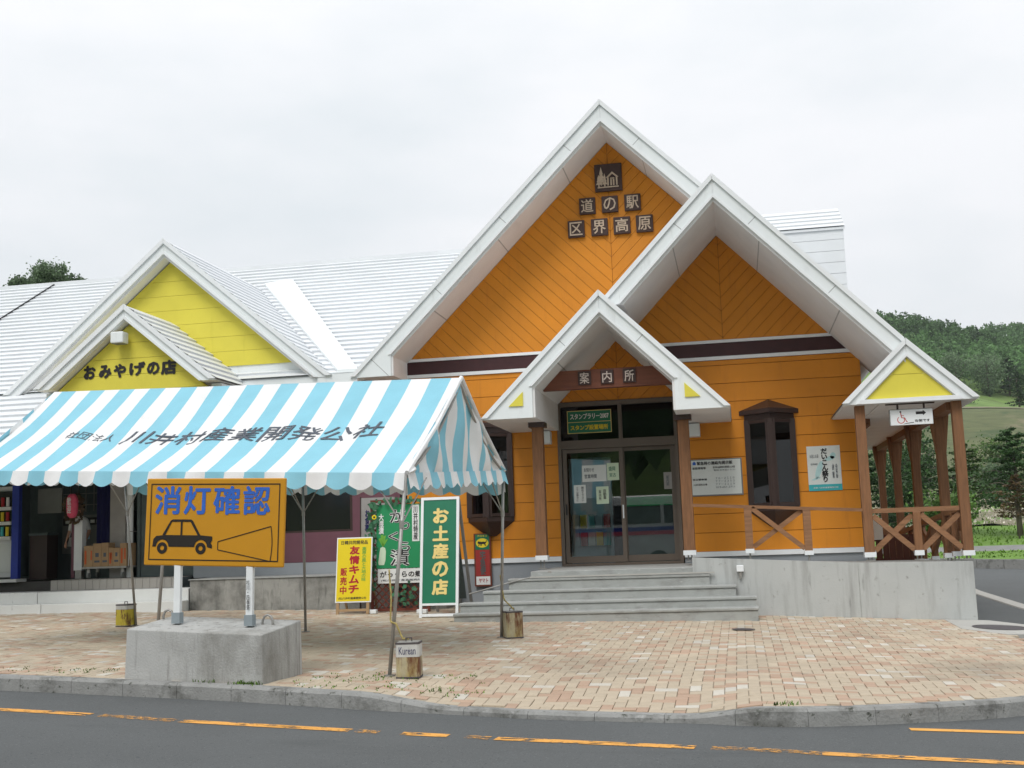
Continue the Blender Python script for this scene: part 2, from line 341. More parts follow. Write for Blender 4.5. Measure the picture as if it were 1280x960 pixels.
mb.add([(x, y, terrain(x, y)) for y in ys for x in xs], [(j*W+i, j*W+i+1, (j+1)*W+i+1, (j+1)*W+i) for j in range(len(ys)-1) for i in range(W-1)])
struct('ground', mb, m_ground, smooth=True)

# asphalt: road in front and drive on the right, one sheet
xs = [-80, -40, -24]+list(np.arange(-20, 12.1, 1.))+[16, 24, 60, 100]; ys = [-60, -30, -12, -4, 0]+list(np.arange(2, 37.1, 1.)); mb = MB(); W = len(xs)
mb.add([(x, y, gz(x, y)-.14) for y in ys for x in xs], [(j*W+i, j*W+i+1, (j+1)*W+i+1, (j+1)*W+i) for j in range(len(ys)-1) for i in range(W-1)])
struct('road', mb, m_asphalt, smooth=True)

# kerb of the plaza, every stone a part
KP = [(-30, 12.6), (-14, 11.35), (-7.6, 10.98), (-6.2, 10.86), (-4.9, 10.74), (-3.53, 10.5), (-2.4, 10.36), (-1.4, 10.22), (-.45, 10.14), (.1, 10.05), (.8, 10.25), (1.76, 10.72), (2.36, 11.12), (3.2, 11.9), (3.8, 13.2), (4.0, 15.), (3.9, 16.8), (3.5, 18.8)]
def catmull(P, n=10):
    o = []
    for i in range(len(P)-1):
        p0 = np.array(P[max(i-1, 0)]); p1 = np.array(P[i]); p2 = np.array(P[i+1]); p3 = np.array(P[min(i+2, len(P)-1)])
        for k in range(n):
            t = k/n; o.append(tuple(.5*((2*p1)+(-p0+p2)*t+(2*p0-5*p1+4*p2-p3)*t*t+(-p0+3*p1-3*p2+p3)*t**3)))
    o.append(P[-1]); return o
KC = catmull(KP[1:], 12); KC = [KP[0]]+KC
def resample(P, step):
    P = np.array(P); d = np.r_[0, np.cumsum(np.linalg.norm(np.diff(P, axis=0), axis=1))]; n = int(d[-1]//step)
    s = np.arange(n+1)*step; return np.c_[np.interp(s, d, P[:, 0]), np.interp(s, d, P[:, 1])]
kerb = thing('plaza_kerb', (-2, 10.3, 0), None, None); kerb['kind'] = 'structure'
ks = resample(KC, .15); per = 4
for i in range(0, len(ks)-per, per):
    if ks[i][0] < -11: continue
    mb = MB(); rows = []
    for j in range(per+1):
        a = ks[max(i+j-1, 0)]; b = ks[min(i+j+1, len(ks)-1)]; t = (b-a)/np.linalg.norm(b-a); n = np.array([-t[1], t[0]]); p = ks[i+j]
        if j == 0: p = p+t*.002
        if j == per: p = p-t*.002
        zt = pz(*p)+.006; zb = gz(*p)-.25; q = p+n*.15
        rows.append([(p[0], p[1], zb), (p[0], p[1], zt-.025), (p[0]+n[0]*.02, p[1]+n[1]*.02, zt), (q[0], q[1], zt), (q[0], q[1], zb)])
    vs = [v for r in rows for v in r]; fs = []
    for j in range(per):
        for k in range(4): fs.append((j*5+k, (j+1)*5+k, (j+1)*5+k+1, j*5+k+1))
    fs += [(0, 1, 2, 3, 4), tuple(per*5+k for k in (4, 3, 2, 1, 0))]
    mb.add(vs, fs); mb.build('kerb_stone', m_kerb, kerb)

# plaza: bed sheet and herringbone pavers
inner = [(float(p[0]), float(p[1])) for p in ks]
def kerb_y(x):             # y of the kerb line for a given x on its front part
    return float(np.interp(x, KX, KY))
kf = [p for p in KC if p[0] < 3.9]; KX = [p[0] for p in kf]; KY = [p[1] for p in kf]
mb = MB(); gx = list(np.arange(-20, 3.51, .5)); rows = 34
vs = []
for x in gx:
    y0 = kerb_y(x)+.1; y1 = 22.4 if x < -4.5 else 19.2
    for k in range(rows):
        y = y0+(y1-y0)*(k/(rows-1))**1.5; vs.append((x, y, pz(x, y)-.014))
fs = [(i*rows+k, (i+1)*rows+k, (i+1)*rows+k+1, i*rows+k+1) for i in range(len(gx)-1) for k in range(rows-1)]
mb.add(vs, fs); struct('plaza_bed', mb, m_bed)
def right_lim(y): return float(np.interp(y, [11.12, 11.9, 13.2, 15, 16.8, 18.8], [2.2, 3.0, 3.62, 3.82, 3.72, 3.35]))
U = .108
pav = []
CAMP = Vector((0, 0, 1.4))
def seen(P):
    d = Vector(P)-CAMP; z = d.dot(f_)
    if z < .5: return None
    return (640+1456.13*d.dot(r_)/z, 480-1456.13*d.dot(u_)/z, z)
for i in range(int(-14/U), int(4.2/U)):
    for j in range(int(9.9/U), int(20.7/U)):
        k = (i-j) % 4
        if k == 0: c = ((i+1)*U, (j+.5)*U); hor = True
        elif k == 2: c = ((i+.5)*U, j*U); hor = False
        else: continue
        x, y = c
        ky = kerb_y(x) if x < 3.8 else 99
        if y < ky+.185: continue
        if y > 11.1 and x > right_lim(y)-.02: continue
        if x > -4.5 and y > (18.02 if x < .22 else 19.0): continue
        if y > 20.66: continue
        rr = random.random(); t = 2 if rr < .075 else (1 if rr < .33 else 0)
        if y > 16 and x < -5 and rr < .13: t = 2
        s = seen((x, y, gz(x, y)))
        if s is None or s[0] < -260 or s[0] > 1560: continue
        pav.append((s[2], x, y, hor, t, -20 < s[0] < 1300 and s[1] < 980))
pav.sort(key=lambda p: (not p[5], p[0]))
pm = {}
def paver_mb(hor, jit=0):
    a, b = (U-.0028, U/2-.0028) if hor else (U/2-.0028, U-.0028); e = .004
    return [(-a, -b, -.05), (a, -b, -.05), (a, b, -.05), (-a, b, -.05), (-a, -b, -e), (a, -b, -e), (a, b, -e), (-a, b, -e), (-a+e, -b+e, 0), (a-e, -b+e, 0), (a-e, b-e, 0), (-a+e, b-e, 0)], \
        [(8, 9, 10, 11)]+[(k, (k+1) % 4, (k+1) % 4+4, k+4) for k in range(4)]+[(k+4, (k+1) % 4+4, (k+1) % 4+8, k+8) for k in range(4)]
plaza = thing('plaza_paving', (-2, 14, 0), None, None); plaza['kind'] = 'structure'
big = {0: [[], []], 1: [[], []], 2: [[], []]}
cnt = 0
for z, x, y, hor, t, vis in pav:
    dz = random.gauss(0, .0015); sx = (pz(x+.05, y)-pz(x-.05, y))/.1; sy = (pz(x, y+.05)-pz(x, y-.05))/.1
    tx = random.gauss(0, .008); ty = random.gauss(0, .008)
    if cnt < 300 and vis:
        cnt += 1; key = (hor, t)
        if key not in pm:
            v, f = paver_mb(hor); me = bpy.data.meshes.new('paver'); me.from_pydata(v, [], f); me.materials.append(m_pav[t]); pm[key] = me
        o = bpy.data.objects.new('paver', pm[key]); COL.objects.link(o); o.parent = plaza
        o.location = Vector((x, y, pz(x, y)+dz))-ORG[plaza.name]; o.rotation_euler = (math.atan(sy+ty), -math.atan(sx+tx), 0)
    else:
        v, f = paver_mb(hor); V, F = big[t]; n = len(V); zc = pz(x, y)+dz
        V += [(x+a-ORG[plaza.name].x, y+b-ORG[plaza.name].y, zc+c+a*(sx+tx)+b*(sy+ty)) for a, b, c in v]; F += [[q+n for q in ff] for ff in f]
me = bpy.data.meshes.new('pavers'); VV = []; FF = []; MM = []
for t in (0, 1, 2):
    n = len(VV); VV += big[t][0]; FF += [[q+n for q in f] for f in big[t][1]]; MM += [t]*len(big[t][1])
me.from_pydata(VV, [], FF); [me.materials.append(m) for m in m_pav]; me.polygons.foreach_set('material_index', MM); me.update()
o = bpy.data.objects.new('pavers', me); COL.objects.link(o); o.parent = plaza; o['kind'] = 'stuff'

# road markings
def marking(pts, wd, m, dz=.004):
    mb = MB(); P = resample(pts, .2); vs = []; fs = []
    for i, p in enumerate(P):
        a = P[max(i-1, 0)]; b = P[min(i+1, len(P)-1)]; t = (b-a)/np.linalg.norm(b-a); n = np.array([-t[1], t[0]])*wd/2
        for s in (-1, 1): q = p+n*s; vs.append((q[0], q[1], gz(*q)-.14+dz))
    for i in range(len(P)-1): fs.append((2*i, 2*i+2, 2*i+3, 2*i+1))
    mb.add(vs, fs); return struct('road_marking', mb, m)
LN = [(-9.5, 10.2), (-6.78, 9.93), (-5.78, 9.82), (-4.82, 9.66), (-3.31, 9.51), (-2.82, 9.45), (-2.27, 9.41), (-2.03, 9.38), (-.35, 9.12), (.54, 9.05), (1.89, 9.03), (4.5, 9.0)]
def seg(x0, x1):
    n = max(2, int((x1-x0)/.2)); return [(x, float(np.interp(x, [p[0] for p in LN], [p[1] for p in LN]))) for x in np.linspace(x0, x1, n+1)]
for a, b, m in ((-9.5, -7.2, m_line2), (-7.0, -5.75, m_line), (-5.7, -4.9, m_line2), (-4.85, -3.25, m_line), (-3.2, -2.85, m_line2), (-2.8, -2.25, m_line), (-2.25, -2.03, m_line2), (-2.0, -.3, m_line), (-.3, .5, m_line2), (.5, 4.5, m_line)):
    marking(seg(a, b), .13, m)
marking([(1.27, 10.2), (2.16, 10.25), (4.5, 10.6)], .11, m_line3)
# gutter line and far kerb of the drive, lawn, gravel
mb = MB(); pts = [(5.6, 13), (5.15, 20), (5.0, 23), (4.95, 27), (5.3, 37)]
P = resample(pts, 1.0); vs = []; fs = []
for p in P: vs += [(p[0]-.11, p[1], gz(*p)-.12), (p[0]+.11, p[1], gz(*p)-.11), (p[0]+.13, p[1], gz(*p)-.16), (p[0]-.13, p[1], gz(*p)-.16)]
for i in range(len(P)-1): fs += [(4*i+3, 4*i+7, 4*i+4, 4*i), (4*i, 4*i+4, 4*i+5, 4*i+1), (4*i+1, 4*i+5, 4*i+6, 4*i+2)]
mb.add(vs, fs); struct('gutter', mb, m_stonepale)
mb = MB(); pts = [(2, 40.5), (5.2, 39.0), (7.2, 36.4), (10, 34.2), (16, 32.5), (30, 32)]; P = resample(pts, .9); vs = []; fs = []
fk = thing('drive_kerb', (8, 36, 0), None, None); fk['kind'] = 'structure'
for i in range(len(P)-1):
    a, b = Vector((*P[i], 0)), Vector((*P[i+1], 0)); za = gz(a.x, a.y); zb = gz(b.x, b.y); d = (b-a).normalized()*.006
    a += d; b -= d; MB().beam((a.x, a.y, za-.05), (b.x, b.y, zb-.05), .18, .36).build('kerb_stone', m_kerb, fk)
def sheet(name, poly_lo, poly_hi, zf, m, nx=24, ny=6):
    mb = MB(); vs = []
    for j in range(ny+1):
        for i in range(nx+1):
            t = i/nx; lo = np.interp(t, np.linspace(0, 1, len(poly_lo)), [p[0] for p in poly_lo]), np.interp(t, np.linspace(0, 1, len(poly_lo)), [p[1] for p in poly_lo])
            hi = np.interp(t, np.linspace(0, 1, len(poly_hi)), [p[0] for p in poly_hi]), np.interp(t, np.linspace(0, 1, len(poly_hi)), [p[1] for p in poly_hi])
            k = j/ny; x = lo[0]+(hi[0]-lo[0])*k; y = lo[1]+(hi[1]-lo[1])*k; vs.append((x, y, zf(x, y)))
    mb.add(vs, [(j*(nx+1)+i, j*(nx+1)+i+1, (j+1)*(nx+1)+i+1, (j+1)*(nx+1)+i) for j in range(ny) for i in range(nx)]); return struct(name, mb, m, smooth=True)
sheet('rough_slope', [(2, 98.5), (60, 98.5)], [(2, 196), (60, 188)], lambda x, y: terrain(x, y)+.08, m_slope, 30, 30)
sheet('dirt_track', [(2, 197), (60, 189)], [(2, 200.5), (60, 192)], lambda x, y: terrain(x, y)+.12, m_dirt, 30, 3)
def up(x, y): return max(terrain(x, y)+.05, gz(x, y)+.05)
sheet('lawn_strip', [(2, 40.6), (5.3, 39.15), (7.3, 36.55), (10.1, 34.35), (16, 32.65), (30, 32.2)], [(2, 43.0), (5.3, 43), (7.5, 43), (10.1, 43), (16, 43), (30, 43)], up, m_lawn)
sheet('gravel_path', [(0, 43.0), (30, 43.0)], [(0, 47), (30, 47)], up, m_gravel)
sheet('lawn', [(-2, 47.0), (40, 47.0)], [(-2, 68), (40, 68)], lambda x, y: terrain(x, y)+.05, m_lawn, 24, 12)
sheet('bare_slope', [(-2, 68.0), (50, 68)], [(-2, 98), (50, 98)], lambda x, y: terrain(x, y)+.06+.15*math.sin(x*1.3)*math.sin(y*.9), m_dirt, 40, 20)

# ================================================================== orange building
VC = thing('roadside_building', (-2, 22, .1), 'orange timber roadside building with three white steep gables and glass entrance door', 'building')
SH = thing('souvenir_shop', (-11, 22, .3), 'low shop building with yellow gables under a long white ribbed roof', 'building')

def chevron(xc, za, sl, th, zeL, zeR, boxL=0, boxR=0):
    """outline of a gable slab: straight-cut eaves at zeL / zeR, optional boxed eave of inner width box"""
    xl = xc-(za-zeL)/sl; xr = xc+(za-zeR)/sl; xli = xl+th/sl; xri = xr-th/sl
    P = [(xl, zeL), (xc, za), (xr, zeR)]
    if boxR: P += [(xri-boxR, zeR), (xri-boxR, zeR+boxR*sl)]
    else: P += [(xri, zeR)]
    P += [(xc, za-th)]
    if boxL: P += [(xli+boxL, zeL+boxL*sl), (xli+boxL, zeL)]
    else: P += [(xli, zeL)]
    return P
def half(P, xc, left):
    return clip(P, 1, 0, xc) if left else clip(P, -1, 0, -xc)
def gable(root, xc, za, sl, th, zeL, zeR, y0, y1, boxL=0, boxR=0, cutL=None, cutR=None, soff=.06, roofname='roof', lip=.05, fl=True, fr=True):
    def cut(P):
        if cutL is not None: P = clip(P, -1, 0, -cutL)
        if cutR is not None: P = clip(P, 1, 0, cutR)
        return P
    # slab, left and right leg
    full = chevron(xc, za, sl, th+soff, zeL, zeR, boxL and boxL-.03, boxR and boxR-.03)
    for left in (True, False):
        P = cut(half(full, xc, left))
        if len(P) > 2 and area(P) > .02: MB().prism(P, y0, y1).build(roofname, m_soffit, root)
    fas = chevron(xc, za+.004, sl, th, zeL-.004, zeR-.004, boxL, boxR)
    for left in (True, False):
        P = cut(half(fas, xc, left))
        if len(P) > 2 and area(P) > .02:
            if left: P = [(x-.002, z) for x, z in P]
            else: P = [(x+.002, z) for x, z in P]
            f = MB().prism(P, y0-.035, y0-.001).build('fascia_board', m_white, root)
            t = chevron(xc, za+.03, sl, .105, zeL+.02, zeR+.02); T = cut(half(t, xc, left))
            if left: T = [(x-.003, z) for x, z in T]
            else: T = [(x+.003, z) for x, z in T]
            MB().prism(T, y0-.075, y0-.04).build('rake_trim', m_trim, f)
            b = chevron(xc, za-th+.06, sl, .055, zeL+(boxL*sl if boxL else .0), zeR+(boxR*sl if boxR else .0)); Bp = cut(half(b, xc, left))
            if len(Bp) > 2 and area(Bp) > .004: MB().prism(Bp, y0-.06, y0-.036).build('lower_trim', m_trim, f)
            sg_ = 1 if left else -1; nrm_ = math.hypot(1, sl); dx, dz = sg_/nrm_, sl/nrm_; zc_ = za-.75
            while zc_ > (zeL if left else zeR)+.3 and root is VC:
                xq = xc-sg_*(za-zc_)/sl; uq = xq*dx+zc_*dz; J = clip(clip(P, dx, dz, uq+.007), -dx, -dz, -uq+.007)
                if len(J) > 2: MB().prism(J, y0-.0365, y0-.034).build('joint', m_joint, f)
                zs = za-(th+soff)-(za-zc_); xs_ = xq
                if zs > (zeL if left else zeR)+.1 and (cutR is None or xs_ < cutR): MB().prism([(xs_-.007, zs-.007*sg_*sl-.004), (xs_+.007, zs+.007*sg_*sl-.004), (xs_+.007, zs+.007*sg_*sl+.02), (xs_-.007, zs-.007*sg_*sl+.02)], y0+.004, min(y1, 21.93)).build('joint', m_joint, f)
                zc_ -= 1.28
    # metal cover on top of both slopes: stepped sheets
    for sgn in (-1, 1):
        if (sgn < 0 and not fl) or (sgn > 0 and not fr): continue
        ze = zeL if sgn < 0 else zeR; xe = xc+sgn*(za-ze)/sl
        if sgn > 0 and cutR is not None: ze = max(ze, za-(cutR-xc)*sl); xe = cutR if cutR < xe else xe
        if sgn < 0 and cutL is not None: ze = max(ze, za-(xc-cutL)*sl); xe = cutL if cutL > xe else xe
        e = Vector((xe, 0, ze)); t = Vector((xc, 0, za)); ya_ = y0+(-.05 if root is SH else .1); ribs(root, (e.x, ya_, e.z), (e.x, y1, e.z), (t.x, ya_, t.z), (t.x, y1, t.z), .24, lip*.5 if root is SH else .008)
def ribs(root, A0, A1, B0, B1, pitch, th, name='roof_sheet'):
    """stepped metal sheets from the eave A0-A1 up to the top B0-B1, one connected mesh"""
    A0, A1, B0, B1 = map(Vector, (A0, A1, B0, B1)); n = max(2, round((B0-A0).length/pitch)); nr = (A1-A0).cross(B0-A0).normalized()
    if nr.z < 0: nr = -nr
    vs = []; fs = []
    for k in range(n):
        for lift, t in ((th+.012, k/n), (.012, (k+1)/n)):
            vs += [A0.lerp(B0, t)+nr*lift, A1.lerp(B1, t)+nr*lift]
    for k in range(2*n-1): fs.append((2*k, 2*k+1, 2*k+3, 2*k+2))
    return MB().add(vs, fs).build(name, m_roof, root)

# roofs: big gable, middle gable, entrance gable, ramp porch
gable(VC, -2.11, 9.53, 1.0, .40, 4.57, 7.40, 21.0, 22.3, boxL=.40)
gable(VC, -2.11, 9.53, 1.0, .40, 4.60, 4.6, 22.3, 30, fr=True)
gable(VC, -.11, 7.475, 1.04, .39, 5.35, 3.95, 19.63, 22.2, fl=False, fr=False, cutR=2.81)
gable(VC, -2.11, 5.54, 1.0, .36, 3.46, 3.46, 19.36, 22.15, boxL=.53, boxR=.53, lip=.06)
gable(VC, 2.825, 4.42, .96, .275, 3.41, 3.41, 19.58, 22.0, lip=.06)
gable(VC, 2.825, 4.42, .96, .275, 3.9, 3.41, 22.0, 31.0, lip=.06, cutL=2.5)
# porch ceiling, chord and yellow gable
MB().box(1.80, 2.345, 19.62, 21.99, 3.40, 3.44).build('porch_soffit', m_soffit, VC)
MB().box(2.36, 3.86, 19.62, 31, 3.40, 3.44).build('porch_soffit', m_soffit, VC)
MB().box(2.06, 3.59, 19.50, 19.61, 3.405, 3.475).build('chord_board', m_trim, VC)
pg = MB().prism([(2.13, 3.475), (3.52, 3.475), (2.825, 4.14)], 19.60, 19.64).build('porch_gable', m_yellow_back, VC)
for k in range(2):
    z0 = 3.478+.385*k; P = [(1.8, z0+.004), (3.9, z0+.004), (3.9, z0+.383), (1.8, z0+.383)]
    P = clip(clip(P, .96, 1, 4.13+.96*2.825), -.96, 1, 4.13-.96*2.825); board(P, 19.575, 19.6, m_yellow, pg)
# front wall backing
fw = MB().box(-6.30, -3.30, 22, 22.15, .95, 4.64).build('front_wall', m_orange_back, VC)
fw2 = MB().box(-1.02, 2.35, 22, 22.15, .95, 4.64).build('front_wall', m_orange_back, VC)
fw3 = MB().prism([(-3.30, 3.99), (-1.02, 3.99), (-1.02, 5.02), (-3.30, 5.02)], 22, 22.15).build('front_wall', m_orange_back, VC)
ga = MB().prism([(-6.2, 5.0), (2.0, 5.0), (1.95, 5.04), (-2.11, 9.08), (-6.15, 5.04)], 22, 22.15).build('gable_wall', m_orange_back, VC)
gb = MB().prism([(-2.1, 5.0), (1.93, 5.0), (-.09, 7.05)], 21.985, 21.999).build('gable_wall', m_orange_back, VC)
P3 = .345
def rows(x0, x1, parent, ztop=4.625, extra=None):
    for k in range(11):
        z0 = 1.085+P3*k; z1 = min(z0+P3-.010, ztop)
        if z1-z0 < .02: continue
        P = [(x0, z0), (x1, z0), (x1, z1), (x0, z1)]
        if extra: P = extra(P)
        board(P, 21.968, 22, m_orange, parent)
rows(-6.30, -3.305, fw); rows(-1.015, 2.35, fw2)
for k in range(11):       # beside the entrance gable, above the door head
    z0 = max(1.085+P3*k, 3.995); z1 = min(1.085+P3*(k+1)-.014, 4.625)
    if z1 <= z0: continue
    board(clip([(-3.302, z0), (-2.11, z0), (-2.11, z1), (-3.302, z1)], 1, -1, -2.11-5.12), 21.968, 22, m_orange, fw3)
    board(clip([(-2.11, z0), (-1.018, z0), (-1.018, z1), (-2.11, z1)], -1, -1, 2.11-5.12), 21.968, 22, m_orange, fw3)
# diagonal boards in V pattern
def vee(xc, halfplanes, zlo, zhi, y, m, parent, pitch=.255, hw=4.3):
    for sgn in (-1, 1):
        # boards fall towards the centre line: z - sgn*(x-xc) = c
        c = zlo-hw-.3
        while c < zhi+.3:
            P = [(xc, zlo-1), (xc+sgn*hw, zlo-1), (xc+sgn*hw, zhi+1), (xc, zhi+1)]
            P = clip(P, -sgn if False else sgn*1.0, -1, sgn*xc-c) if False else P
            # keep c <= z - |x-xc| <= c+pitch-gap
            P = clip(P, sgn, -1, sgn*xc-c)              # -(z - sgn(x-xc)) <= -c
            P = clip(P, -sgn, 1, -sgn*xc+c+pitch-.009)
            for a, b, cc in halfplanes+[(-sgn, 0, -sgn*xc-.004)]:
                if len(P) > 2: P = clip(P, a, b, cc)
            if len(P) > 2: board(P, y-.03, y, m, parent)
            c += pitch
vee(-2.11, [(0, -1, -5.012), (1, 1, 9.06-2.11), (-1, 1, 9.06+2.11), (1, -1, -.09-7.06)], 5.0, 9.1, 22, m_orange, ga)
vee(-.09, [(0, -1, -5.012), (1, 1, 7.02-.09), (-1, 1, 7.02+.09)], 5.0, 7.1, 21.985, m_orange, gb, hw=2.2)
vee(-2.11, [(0, -1, -3.995), (1, 1, 5.11-2.11), (-1, 1, 5.11+2.11)], 3.99, 5.12, 21.998, m_orange, fw3, pitch=.22, hw=1.2)
# dark band and its white strips, either side of the entrance roof
for a, b in ((-6.14, -2.62), (-1.62, 2.0)):
    outC = lambda f: clip(f, 1, -1, -7.22) if a < -4 else clip(f, -1, -1, -3.0)
    a, b = (a-.4, -1.9) if a < -4 else (-2.3, b+.4)
    f = outC(clip(clip([(a, 4.70), (b, 4.70), (b, 4.95), (a, 4.95)], 1, 1, 9.06-2.11), -1, 1, 9.06+2.11))
    MB().prism(f, 21.955, 21.999).build('dark_band', m_band, VC)
    for z0, z1 in ((4.632, 4.697), (4.953, 5.008)):
        f = outC(clip(clip([(a, z0), (b, z0), (b, z1), (a, z1)], 1, 1, 9.06-2.11), -1, 1, 9.06+2.11))
        MB().prism(f, 21.935, 21.998).build('band_strip', m_trim, VC)
# base
for a, b in ((-6.3, -3.31), (-1.01, 2.36)):
    MB().box(a, b, 21.94, 22.02, .99, 1.08).build('base_board', m_trim, VC)
    MB().box(a, b, 21.98, 22.14, -.2, .985).build('plinth', m_plinth, VC)
# side wall, interior shell
MB().box(2.20, 2.345, 22.16, 30, -.2, 4.6).build('side_wall', m_orange, VC)
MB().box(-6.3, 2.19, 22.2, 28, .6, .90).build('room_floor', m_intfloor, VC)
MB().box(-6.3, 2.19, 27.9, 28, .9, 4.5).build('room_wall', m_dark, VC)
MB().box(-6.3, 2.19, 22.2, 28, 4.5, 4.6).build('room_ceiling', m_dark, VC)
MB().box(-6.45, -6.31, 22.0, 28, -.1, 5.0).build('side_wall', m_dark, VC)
# clad block of the hall roof, far right
hb = MB().box(-1.0, 2.63, 26.0, 27.5, 4.8, 7.98).build('hall_block', m_plinth, VC)
for k in range(11):
    z0 = 5.2+.255*k; z1 = min(z0+.247, 7.975); MB().box(-.99, 2.64, 25.965, 25.998, z0, z1).build('cladding_board', m_roof, hb)
ribs(VC, (-1.0, 25.93, 8.0), (2.67, 25.93, 8.0), (-1.0, 27.2, 8.76), (2.67, 27.2, 8.76), .29, .03)
MB().hexa([(-1, 25.93, 7.96), (2.67, 25.93, 7.96), (2.67, 27.2, 8.7), (-1, 27.2, 8.7), (-1, 25.93, 8.01), (2.67, 25.93, 8.01), (2.67, 27.2, 8.77), (-1, 27.2, 8.77)]).build('roof', m_roof, VC)
MB().hexa([(-1, 27.2, 8.7), (2.67, 27.2, 8.7), (2.67, 30, 7.0), (-1, 30, 7.0), (-1, 27.2, 8.77), (2.67, 27.2, 8.77), (2.67, 30, 7.07), (-1, 30, 7.07)]).build('roof', m_roof, VC)

# beam and plates over the entrance
bm = MB().prism([(-3.235, 3.985), (-.985, 3.985), (-1.29, 4.315), (-2.93, 4.315)], 20.0, 20.16).build('beam', m_beam, VC)
for ch, x0 in (('案', -2.60), ('内', -2.205), ('所', -1.82)):
    p = MB().box(x0, x0+.225, 19.965, 19.999, 4.045, 4.285).build('name_plate', m_plate, VC, bevel=.006)
    lettering(ch, (x0+.03, 19.962, 4.065), (1, 0, 0), (0, 0, 1), .165, .195, m_charw, p, bold=.012, name='character', off=.008)
# plates in the big gable
def plate(ch, x0, z1, s):
    p = MB().box(x0, x0+s, 21.90, 21.965, z1-s*1.03, z1).build('name_plate', m_plate, VC, bevel=.008)
    if ch: lettering(ch, (x0+s*.12, 21.897, z1-s*.93), (1, 0, 0), (0, 0, 1), s*.76, s*.82, m_char, p, bold=.016, name='character', off=.012)
    return p
for ch, x0 in zip('道の駅', (-2.69, -2.25, -1.81)): plate(ch, x0, 7.965, .315)
for ch, x0 in zip('区界高原', (-2.93, -2.475, -2.04, -1.605)): plate(ch, x0, 7.53, .325)
em = plate(None, -2.365, 8.61, .53)
mb = MB(); yy = (21.878, 21.899)
for cx, w_, zb, zt in ((-2.235, .115, 8.24, 8.545), (-2.285, .09, 8.20, 8.40), (-2.17, .085, 8.20, 8.42)):
    for k in range(3):
        a = zb+(zt-zb)*k*.27; mb.prism([(cx-w_*(1-.25*k)/2*1.2, a), (cx+w_*(1-.25*k)/2*1.2, a), (cx, a+(zt-zb)*.46)], yy[0]-.001*k, yy[1])
    mb.prism([(cx-.014, zb-.06), (cx+.014, zb-.06), (cx+.014, zb), (cx-.014, zb)], *yy)
mb.prism([(-2.31, 8.13), (-1.90, 8.13), (-1.90, 8.15), (-2.31, 8.15)], *yy)
for P in ([(-2.12, 8.17), (-2.09, 8.17), (-2.09, 8.33), (-2.12, 8.33)], [(-1.95, 8.17), (-1.92, 8.17), (-1.92, 8.33), (-1.95, 8.33)],
          [(-2.14, 8.33), (-2.02, 8.44), (-1.90, 8.33), (-1.93, 8.32), (-2.02, 8.40), (-2.11, 8.32)], [(-2.06, 8.17), (-2.03, 8.17), (-2.03, 8.29), (-2.06, 8.29)],
          [(-2.01, 8.17), (-1.98, 8.17), (-1.98, 8.29), (-2.01, 8.29)], [(-2.06, 8.30), (-1.98, 8.30), (-1.98, 8.32), (-2.06, 8.32)]): mb.prism(P, *yy)
mb.build('tree_and_house_emblem', m_char, em)
# yellow corner marks on the entrance gable fascia
for s in (-1, 1):
    x = -2.11+s*1.36; MB().prism([(x, 3.66), (x+s*.25, 3.66), (x, 3.90)], 19.30, 19.324).build('corner_mark', m_yellow, VC)
# entrance posts with shoes and bolts
def post(x, y, z0, z1, wd, parent, ped=.2, cap=False):
    p = MB().box(x-wd/2, x+wd/2, y-wd/2, y+wd/2, z0+ped, z1).build('post', m_wood, parent, bevel=.008)
    s = MB().box(x-wd/2-.012, x+wd/2+.012, y-wd/2-.012, y+wd/2+.012, z0+ped-.05, z0+ped+.03).build('post_shoe', m_trim, p)
    b = MB()
    for d in (-.03, .03): b.cyl((x+d, y), .012, z0, z0+ped-.045, 6)
    b.box(x-.07, x+.07, y-.07, y+.07, z0, z0+.012); b.build('anchor_bolt', m_steel, p)
    if cap: MB().box(x-wd/2-.05, x+wd/2+.05, y-wd/2-.05, y+wd/2+.05, z1-.09, z1-.002).build('post_cap', m_bronzed, p)
    return p
post(-3.40, 20.3, .90, 3.462, .19, VC, .2, True); post(-.845, 20.3, .95, 3.462, .19, VC, .16, True)
for x, w_ in ((-3.49, .16), (-.725, .24)):
    MB().box(x-w_/2, x+w_/2, 21.72, 21.965, 3.20, 3.44).build('wall_lamp', m_white, VC, bevel=.01)

# door
Y = 22.0
fr = MB()
fr.box(-3.30, -3.235, Y-.06, Y+.1, .93, 3.985).box(-1.095, -1.03, Y-.06, Y+.1, .93, 3.985).box(-3.235, -1.095, Y-.06, Y+.1, 3.90, 3.985).box(-3.235, -1.095, Y-.07, Y+.1, 3.09, 3.25).box(-2.13, -2.06, Y-.05, Y+.1, 3.25, 3.90).box(-3.30, -1.03, Y-.06, Y+.12, .885, .935)
dfr = fr.build('door_frame', m_bronze, VC)
for a, b in ((-3.235, -2.13), (-2.06, -1.095)): MB().box(a, b, Y+.03, Y+.036, 3.25, 3.90).build('transom_pane', m_glassd, dfr)
def leaf(x0, x1, y, z0, z1, st):
    d = MB().box(x0, x0+st, y, y+.04, z0, z1).box(x1-st, x1, y, y+.04, z0, z1).box(x0+st, x1-st, y, y+.04, z0, z0+.12).box(x0+st, x1-st, y, y+.04, z1-.07, z1).build('sliding_door', m_bronze, VC)
    MB().box(x0+st, x1-st, y+.017, y+.023, z0+.12, z1-.07).build('pane', m_glass, d); return d
d1 = leaf(-3.22, -2.07, Y-.03, .945, 3.085, .075); d2 = leaf(-2.14, -1.10, Y+.04, .945, 3.085, .09)
MB().box(-2.118, -2.095, Y-.05, Y-.031, 1.75, 2.0).build('handle', m_trim, d1)
MB().box(-3.19, -3.165, Y-.05, Y-.031, 1.85, 2.05).build('handle', m_black, d1)

